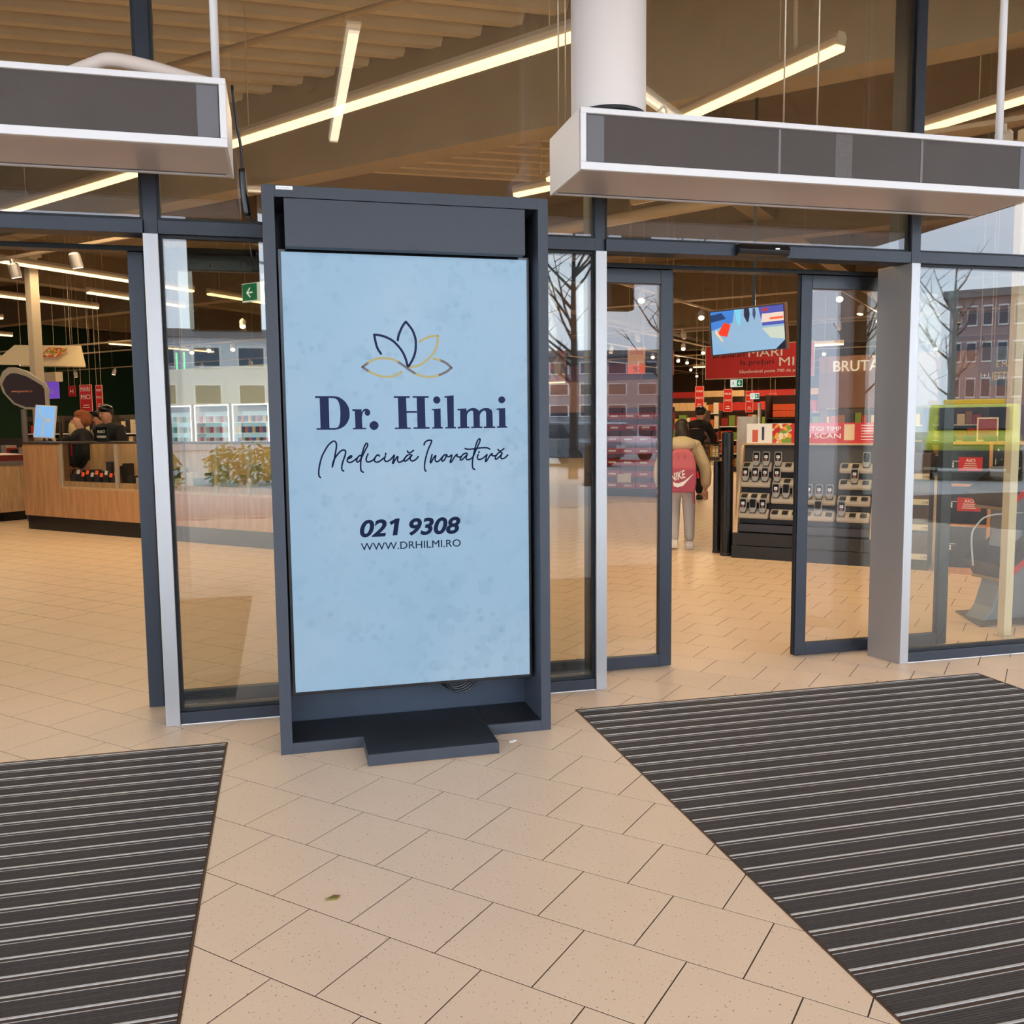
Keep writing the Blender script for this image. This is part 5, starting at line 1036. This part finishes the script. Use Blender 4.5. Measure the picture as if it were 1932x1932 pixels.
MB().tube([(.165, -.2, .22), (.18, -.22, .15)], .016, 8).build('red_charm', mat('bright_red_charm', (220, 24, 30), .4), bk); MB().tube([(.13, -.2, .02), (.14, -.2, -.13)], .012, 5).build('strap_end', PINKD, bk)
BLKC = mat('black_cloth', (24, 23, 26), .8)
person('man in black cap and coat bending over a trolley', (7.40, 11.45, 0), -.75, 1.70, BLKC, BLKC, BRH, (((-.14, .12, .66), (-.08, .30, .60)), ((.15, .14, .66), (.09, .32, .60))), STAND, lean=.45, hat='cap')
# trolley
t = thing('shopping_trolley', 'wire shopping trolley in front of the bending man', 'trolley', (8.05, 12.05, 0), RZ)
WIRE = mat('trolley_wire', (150, 130, 112), .4, metal=.6); mb = MB()
for z in (.62, .72, .82, .92, 1.0): mb.tube([(-.28, -.4, z), (.28, -.4, z), (.28, .4, z), (-.28, .4, z), (-.28, -.4, z)], .006, 4)
for i in range(9): 
    for y in (-.4, .4): mb.tube([(-.28+.07*i, y, .62), (-.28+.07*i, y, 1.0)], .004, 4)
mb.build('basket', WIRE, t); MB().tube([(-.28, -.45, 1.03), (.28, -.45, 1.03)], .018, 8).build('handle', DARK, t)
MB().tube([(-.25, -.4, .62), (-.25, -.35, .12), (-.25, .38, .12)], .012, 6).tube([(.25, -.4, .62), (.25, -.35, .12), (.25, .38, .12)], .012, 6).tube([(-.25, .3, .12), (-.25, .3, .62)], .012, 6).tube([(.25, .3, .12), (.25, .3, .62)], .012, 6).build('chassis', WIRE, t)
for x in (-.25, .25):
    for y in (-.33, .36): MB().lathe([(.06, -.015), (.06, .015)], 14).build('wheel', BLACK, t, (x, y, .06), (0, math.pi/2, 0))
# staff and customers at the oak counter
GING = mat('ginger_curls', (150, 84, 46), .8, nz=(40, .35), bump=(30, 1, .02)); BLON = mat('blond_hair', (214, 184, 130), .6); TANJ = mat('tan_jacket', (176, 154, 108), .8)
HANG = (((-.15, .0, .62), (-.15, .08, .48)), ((.15, .0, .62), (.15, .08, .48)))
c1 = person('cashier with ginger curls in black and red vest at the oak counter', W(-9.83, 5.75), 1.95, 1.66, BLKC, BLKC, GING, HANG, STAND, jacket=1.05)
MB().tube(smooth([(.12, -.10, 1.36), (.15, -.02, 1.38), (.16, .1, 1.24), (.15, .12, 1.0)]), .025, 6).build('red_trim', REDM, c1); ell('curls', GING, c1, (0, -.05, 1.565), (.125, .11, .125)); ell('curls', GING, c1, (0, -.005, 1.63), (.105, .10, .07))
person('man in black beanie and dark quilted coat looking down at the counter', W(-10.02, 6.4), 2.5, 1.76, BLKC, BLKC, BRH, HANG, STAND, hat='beanie', jacket=1.18, lean=.1)
person('shopper in tan hooded jacket and dark cap behind the cashier', W(-11.35, 7.15), RZ+2.2, 1.70, TANJ, BLKC, BRH, HANG, STAND, hat='beanie', jacket=1.12)
person('shopper with long blond hair beside the counter monitor', W(-10.85, 6.32), RZ+.6, 1.55, BLKC, BLKC, BLON, HANG, STAND, long_hair=True)
t = thing('sanitiser_stand', 'small black notice with white print on the oak counter', 'sign', W(-8.35, 5.05, 1.235), RZ); box('face', BLACK, t, -.12, .12, 0, .02, .0, .2); text('lettering', 'PUNCT', WHITEP, t, 0, .12, .035, -.003, align='CENTER'); text('lettering', 'INFORMARE', WHITEP, t, 0, .05, .035, -.003, align='CENTER', width=.2)

# ------------------------------------------------------------------ the street behind the photographer, seen in the panes
ASPH = mat('pale_paving', (176, 172, 168), .85, nz=(1.5, .12), pos=True)
struct(MB().box(-70, 80, -90, -9.6, -.25, -.02).build('ground', ASPH, fix=False), 'pale paved forecourt and street mirrored in the panes', 'ground')
def block(name, label, cat, loc, rz, w, d, h, m, rows, cols, wm):
    t = thing(name, label, cat, loc, rz, 'street buildings mirrored in the panes')
    box('wall', m, t, -w/2, w/2, 0, d, 0, h); box('roof', mat('grey_roof', (120, 122, 126), .7), t, -w/2-.4, w/2+.4, -.4, d+.4, h, h+.5)
    for r_ in range(rows):
        for c_ in range(cols):
            x = -w/2+w*(c_+.5)/cols; z = h*(r_+.5)/rows
            f = box('window_frame', WHITE, t, x-w/cols*.33, x+w/cols*.33, -.08, 0, z-h/rows*.3, z+h/rows*.28); box('window_pane', wm, f, x-w/cols*.28, x+w/cols*.28, -.1, -.08, z-h/rows*.25, z+h/rows*.23)
WP = mat('street_window', (70, 78, 92), .15)
block('office_block', 'white low office block with window bands, mirrored beside the counter doorway', 'building', (-7, -55, 0), math.pi, 24, 8, 7.0, mat('white_render', (206, 206, 210), .7), 3, 9, WP)
block('apartment_block', 'rosy grey apartment block mirrored in the locker window', 'building', (46, -46, 0), math.pi+.75, 5.5, 5.5, 9.5, mat('rosy_render', (156, 136, 138), .7), 4, 6, WP)
block('apartment_block', 'grey apartment block mirrored next to the slim steel post', 'building', (22, -62, 0), math.pi+.3, 14, 9, 6.5, mat('grey_render', (150, 152, 160), .7), 4, 6, WP)
def bare_tree(label, x, y, H, seed):
    rnd = random.Random(seed); t = thing('bare_tree', label, 'tree', (x, y, -.02), 0, 'leafless street trees')
    mb = MB(); mb.tube([(0, 0, 0), (.05, .03, H*.35), (.0, .08, H*.6), (.06, 0, H)], [.14, .11, .07, .015], 8); mb.build('trunk', mat('grey_bark', (84, 76, 72), .9), t)
    br = MB()
    for k in range(16):
        z = H*rnd.uniform(.3, .85); a = rnd.uniform(0, 6.28); L_ = H*rnd.uniform(.18, .35); e = Vector((math.cos(a)*L_*.7, math.sin(a)*L_*.7, z+L_*.8)); m_ = Vector((math.cos(a)*L_*.3, math.sin(a)*L_*.3, z+L_*.25))
        br.tube([(0, .03, z), m_, e], [.04, .03, .008], 5)
        for j in range(4):
            b = m_.lerp(e, .25*j+.1); c = b+Vector((rnd.uniform(-1, 1), rnd.uniform(-1, 1), rnd.uniform(.2, 1)))*L_*.35; br.tube([b, c], [.014, .004], 4)
    br.build('branches', mat('grey_bark'), t)
for i, (x, y, H, lab) in enumerate(((7.4, -17.5, 7.5, 'bare street tree mirrored right of the totem'), (12.0, -21, 8, 'bare street tree mirrored in the first door leaf'), (23.5, -23, 7, 'bare street tree mirrored in the locker window'), (28, -34, 8, 'farther bare street tree mirrored in the locker window'), (-9, -34, 6, 'bare street tree mirrored beside the counter doorway'))): bare_tree(lab, x, y, H, i+3)
def car(label, x, y, rz, c, group='parked cars mirrored in the panes'):
    t = thing('parked_car', label, 'car', (x, y, -.02), rz, group); m = mat('car_%d_%d_%d' % c, c, .25, metal=.2)
    lo = [(-2.1, .3), (2.1, .3), (2.15, .65), (1.9, .85), (1.0, .95), (-1.6, .98), (-2.1, .85)]
    MB().prism(lo, -.85, .85, 'y').build('body', m, t, bevel=.05); MB().prism([(-1.7, .96), (1.0, .94), (.45, 1.42), (-1.1, 1.45)], -.72, .72, 'y').build('cabin', mat('car_glass', (40, 46, 56), .1), t, bevel=.03); MB().prism([(-1.1, 1.43), (.42, 1.41), (.35, 1.47), (-1.05, 1.5)], -.70, .70, 'y').build('roof', m, t)
    for sx in (-1.3, 1.3):
        for sy in (-.8, .8): MB().lathe([(.31, -.1), (.31, .1)], 18).build('wheel', BLACK, t, (sx, sy, .31), (math.pi/2, 0, 0))
    for s in (-.6, .6): MB().box(2.1, 2.17, s-.18, s+.18, .6, .72).build('headlamp', WHITEP, t); MB().box(-2.16, -2.08, s-.18, s+.18, .68, .82).build('tail_lamp', REDM, t)
car('grey parked car mirrored right of the totem', 9.6, -24.5, 1.2, (110, 114, 122)); car('white parked car mirrored behind the grey one', 12.4, -28, 1.2, (214, 216, 220)); car('silver parked car mirrored low in the locker window', 24, -12.5, .3, (180, 184, 190))
t = thing('ambulance', 'yellow ambulance van mirrored in the locker window', 'van', (17.2, -14.6, -.02), 2.287)
YA = mat('signal_yellow', (206, 210, 70), .4); MB().box(-2.45, 2.42, -1.02, 1.02, .3, .72).build('dark_skirt', DARK, t, bevel=.03); VAN = [(-2.4, .35), (2.3, .35), (2.4, .9), (2.2, 1.05), (1.3, 1.15), (.7, 1.75), (.5, 1.82), (-2.1, 1.85), (-2.4, 1.2)]
MB().prism(VAN, -1.0, 1.0, 'y').build('body', YA, t, bevel=.06); MB().prism([(1.28, 1.2), (.76, 1.72), (.70, 1.68), (1.22, 1.16)], -.78, .78, 'y').build('windscreen', mat('car_glass'), t, (.04, 0, .02)); MB().prism([(-2.38, 1.22), (-2.15, 1.7), (-2.1, 1.7), (-2.3, 1.22)], -.78, .78, 'y').build('rear_window', mat('car_glass'), t, (-.03, 0, .0)); MB().box(.0, .3, -.7, .7, 1.83, 1.95).build('light_bar', mat('amber_bar', (240, 200, 60), .3, emit=1.2), t, bevel=.03)
MB().box(-2.2, 2.2, -1.01, 1.01, .75, .92).build('orange_stripe', ORG, t)
for sx in (-1.6, 1.7):
    for sy in (-.95, .95): MB().lathe([(.36, -.12), (.36, .12)], 18).build('wheel', BLACK, t, (sx, sy, .36), (math.pi/2, 0, 0))
t = thing('street_bollard', 'brown street bollard mirrored right of the totem', 'bollard', (6.9, -14.8, -.02), 0, None); MB().lathe([(.12, 0), (.11, .9), (.08, .98), (.02, 1.0)], 14).build('post', mat('bollard_brown', (92, 66, 60), .5), t); MB().lathe([(.15, 0), (.15, .05)], 14).build('base', DARK, t)

DBR = mat('porch_occluder_brown', (58, 46, 40), .7)  # boxes added to block the mirrored sky; what hangs there is unknown
for lab, x, y, w, z0 in (('added dark hanging box at the porch edge, mirrored above the exit sign', -.56, -6.6, .82, 2.58), ('added small dark box at the porch edge, mirrored in the first door leaf', 4.75, -6.6, .34, 3.0)):
    t = thing('porch_occluder', lab, 'sign', (x, y, z0), 0, 'sky-blocking boxes under the porch edge'); box('casing', DBR, t, -w/2, w/2, -.12, .12, 0, TOP-z0-.1, .01); box('ceiling_bracket', DARK, t, -.05, .05, -.05, .05, TOP-z0-.1, TOP-z0)

SHRUB = mat('yellow_green_leaves', (150, 148, 60), .7, nz=(8, .4))
for lab, x, y, seed in (('yellow-green street shrub mirrored low beside the counter doorway', -3.2, -17.5, 1), ('second yellow-green street shrub mirrored nearer the totem', -.9, -18.5, 2)):
    rnd = random.Random(seed); t = thing('street_shrub', lab, 'shrub', (x, y, -.02), 0, 'street shrubs mirrored in the panes'); mb = MB()
    for k in range(700):
        a = rnd.uniform(0, 6.283); r = rnd.uniform(.2, 1)**.5*.95; z = rnd.uniform(.08, 1.05)*(1.1-.5*r*r); c = Vector((math.cos(a)*r, math.sin(a)*r, z)); u = Vector((rnd.uniform(-1, 1), rnd.uniform(-1, 1), rnd.uniform(-.4, 1))).normalized()*.09; v = u.orthogonal().normalized()*.04
        mb.poly([c-u, c+v, c+u, c-v])
    mb.build('foliage', SHRUB, t, fix=False); sm = MB()
    for k in range(6): sm.tube([(0, 0, 0), (math.cos(k)*.3, math.sin(k)*.3, .6)], [.03, .012], 5)
    sm.build('stems', mat('grey_bark'), t)
